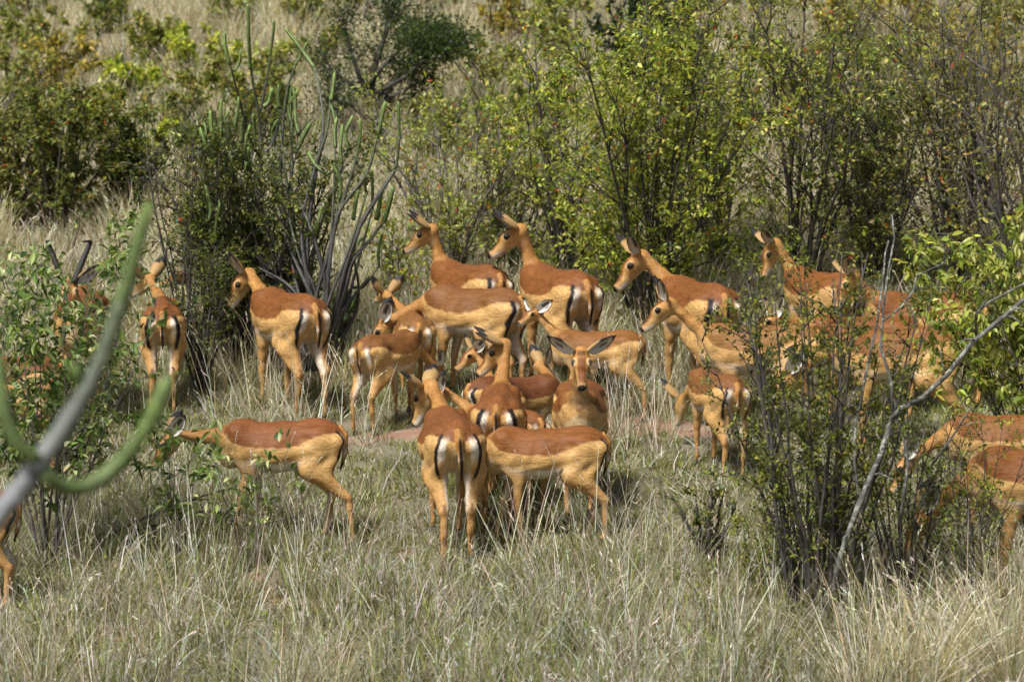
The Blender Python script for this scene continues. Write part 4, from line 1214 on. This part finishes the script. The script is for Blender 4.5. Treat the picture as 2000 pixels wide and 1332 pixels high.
# ------------------------------------------------------------------ grass
STRAW = [((.42, .38, .275), 4), ((.58, .54, .44), 2.4), ((.25, .205, .12), 3.4), ((.24, .25, .075), 2), ((.54, .52, .46), 3.4)]
MIXED = [((.27, .26, .105), 3), ((.20, .235, .055), 2.8), ((.40, .365, .26), 3.4), ((.19, .155, .09), 3), ((.50, .485, .43), 3.4)]
PALE = [((.58, .52, .38), 4), ((.68, .63, .51), 2.6), ((.40, .33, .20), 3), ((.33, .29, .14), 1.4)]
HILL = [((.53, .475, .325), 4), ((.63, .575, .43), 2.6), ((.37, .31, .17), 3), ((.29, .28, .11), 1.4)]
GREENG = [((.17, .225, .04), 3), ((.29, .32, .07), 2), ((.40, .37, .23), 2.4)]
rg = np.random.default_rng(42)
feet = np.array(FEET)
path_pts = np.array([on_ground(x, y)[:2] for x, y in ((640, 862), (700, 858), (760, 852), (1000, 845), (1190, 836), (1240, 832), (1290, 832), (1340, 836), (1420, 842))])

PD = np.concatenate([np.linspace(path_pts[i], path_pts[i + 1], 12) for i in range(len(path_pts) - 1)])
def dirt_path():
    V, F = [], []
    rr = np.random.default_rng(3); n = 60
    for i in range(n):
        u = i / (n - 1) * (len(path_pts) - 1); k = min(int(u), len(path_pts) - 2); q = path_pts[k] * (1 - u + k) + path_pts[k + 1] * (u - k)
        w = (.15 if i < 26 else .22) + .06 * math.sin(i * .9) + .04 * math.sin(i * 2.3 + 1)
        for j in range(5):
            y = q[1] + (j / 4 - .5) * 2 * w + .03 * math.sin(i * 1.7 + j)
            V.append((q[0], y, float(ground_z(q[0], y)) + (.008 if 0 < j < 4 else -.004)))
    for i in range(n - 1):
        for j in range(4):
            a = i * 5 + j; F.append((a, a + 5, a + 6, a + 1))
    m, nt, b = new_mat('red_soil')
    tc = nt.nodes.new('ShaderNodeTexCoord'); n2 = noise(nt, 30, 6, tc.outputs['Object'], .7); n1 = noise(nt, 4, 3, tc.outputs['Object'], .6)
    c = mixrgb(nt, (.23, .115, .07, 1), (.42, .25, .17, 1), n2.outputs[0])
    c = mixrgb(nt, c, (.36, .29, .21, 1), ramp(nt, n1.outputs[0], .5, .68))
    nt.links.new(c, b.inputs['Base Color']); b.inputs['Roughness'].default_value = .95
    bp = nt.nodes.new('ShaderNodeBump'); bp.inputs['Strength'].default_value = .8; bp.inputs['Distance'].default_value = .03
    nt.links.new(n2.outputs[0], bp.inputs['Height']); nt.links.new(bp.outputs[0], b.inputs['Normal'])
    tag(link(bpy.data.objects.new('dirt_path', np_mesh('dirt_path', V, F, m, True))), kind='structure')
dirt_path()

def field(y0, y1, dens, seed):
    r = np.random.default_rng(seed)
    n = int(dens * (0.125 * (y1**2 - y0**2) + 2.6 * (y1 - y0)))
    y = np.sqrt(r.uniform(y0**2, y1**2, n)); x = r.uniform(-1, 1, n) * (.125 * y + 1.3)
    return np.stack([x, y], 1), r

def low(P, s):
    x, y = P[:, 0] * s, P[:, 1] * s
    return (np.sin(x + 1.3 * np.sin(y * .7)) + np.sin(y * 1.1 + 1.7 * np.sin(x * .8 + 2)) + np.sin((x + y) * .6 + 4)) / 3

def dmin(P, Q):
    return np.sqrt(np.min((P[:, None, 0] - Q[None, :, 0])**2 + (P[:, None, 1] - Q[None, :, 1])**2, 1))

def put(name, label, variants, P, r, smin_, smax, tiltv=.12, hs=None):
    n = len(P)
    z = ground_z(P[:, 0], P[:, 1])
    s = r.uniform(smin_, smax, n)
    sv = np.stack([s, s, s * (hs if hs is not None else 1.0)], 1)
    return scatter(name, label, variants, np.stack([P[:, 0], P[:, 1], z], 1), r.uniform(0, 6.283, n), r.normal(0, tiltv, (n, 2)), sv, 1)

short = [clump_mesh('tuft', 10 + i, 42, .15, .11, .0075, MIXED if i % 3 else GREENG, .75, .8) for i in range(7)] + [clump_mesh('forb', 25 + i, 34, .09, .13, .017, GREENG[:2] + MIXED[:2], 1.2, .6) for i in range(2)]
P, r = field(20.6, 33, 62, 1)
keep = r.uniform(0, 1, len(P)) < np.clip((dmin(P, PD) - .10) / .25, .14, 1)
P = P[keep]
put('short_grass', 'short dry and greenish grass covering the ground under the herd', short, P, r, .6, 1.25)

mid = [clump_mesh('tuft', 30 + i, 30, .36, .10, .0066, STRAW if i % 3 else MIXED, .42, .7, .25) for i in range(7)]
P, r = field(20.6, 33, 40, 2)
f = low(P, 1.6)
front = P[:, 1] < 25.0
prob = np.where(front, 1.0, .36) * np.clip(.7 + 1.1 * f, .10, 1.5) * np.clip((dmin(P, PD) - .22) / .4, 0, 1)
P = P[r.uniform(0, 1, len(P)) < prob]
d = dmin(P, feet)
hs = np.clip(.28 + d * 1.0, .30, 1.0)
hs = hs * np.where(P[:, 1] < 24.4, 1.3, 1.0)
put('dry_grass', 'dry straw-coloured grass standing between and before the impalas', mid, P, r, .65, 1.25, .20, hs)

tall = [clump_mesh('stalk_tuft', 50 + i, 9, .78, .07, .0060, PALE, .30, .45, .7) for i in range(6)]
P, r = field(20.8, 31, 7.0, 3)
P = P[(r.uniform(0, 1, len(P)) < np.clip(.4 + .6 * low(P, 1.1), .05, 1)) & ((P[:, 1] < 24.6) | (P[:, 1] > 27.6))]
ex = []
for (x, y, n, sp) in ((90, 1120, 16, .35), (180, 1050, 14, .4), (260, 1000, 10, .3), (1230, 850, 12, .16), (1290, 830, 7, .12), (560, 880, 9, .3), (470, 870, 7, .25), (1200, 1090, 12, .25), (1150, 1040, 5, .15),
                     (650, 880, 5, .2), (1640, 1230, 10, .4), (1800, 1200, 12, .3), (400, 830, 7, .25), (30, 1250, 14, .4), (1010, 1100, 5, .2), (300, 1230, 12, .5), (1450, 1250, 9, .5), (1080, 830, 4, .15), (540, 1075, 14, .3), (620, 1085, 8, .2), (440, 1080, 10, .25), (1250, 870, 10, .2), (1000, 1120, 8, .25), (1300, 1130, 12, .3)):
    c = on_ground(x, y); ex.append(c[:2] + r.normal(0, sp, (n, 2)))
P = np.concatenate([P] + ex)
put('tall_stalks', 'tall thin pale grass stalks rising in front of the animals', tall, P, r, .55, 1.1, .14)

pale = [clump_mesh('pale_tuft', 70 + i, 60, .42, .15, .0075, HILL, .40, .6, .2) for i in range(6)]
P, r = field(29.0, 62, 15, 4)
f = low(P, .55) + .4 * low(P, 1.9)
P = P[r.uniform(0, 1, len(P)) < np.clip(.78 + .5 * f, .25, 1)]
put('pale_grass', 'pale dry grass covering the hillside behind the herd', pale, P, r, .7, 1.25, .12)
g2 = [clump_mesh('olive_tuft', 90 + i, 50, .34, .16, .008, MIXED, .5, .6) for i in range(4)]
P, r = field(29.5, 58, 6, 5)
P = P[low(P, .8) > .05]
put('olive_grass', 'olive patches of grass and herbs on the hillside', g2, P, r, .7, 1.3)

tus = [clump_mesh('tussock', 110 + i, 130, .85, .10, .0066, PALE, .40, .8, .35, (-.15, 0, 0)) for i in range(4)]
r = np.random.default_rng(9)
c = np.array([on_ground(x, y)[:2] for x, y in ((1960, 1330), (1900, 1350), (2010, 1280), (1850, 1370), (1990, 1380), (1780, 1390), (2040, 1220), (1690, 1400), (640, 1400), (560, 1410), (90, 1400), (1920, 1260))])
put('tussock_grass', 'large pale arching tussocks along the bottom of the picture', tus, c, r, .75, 1.15, .08)
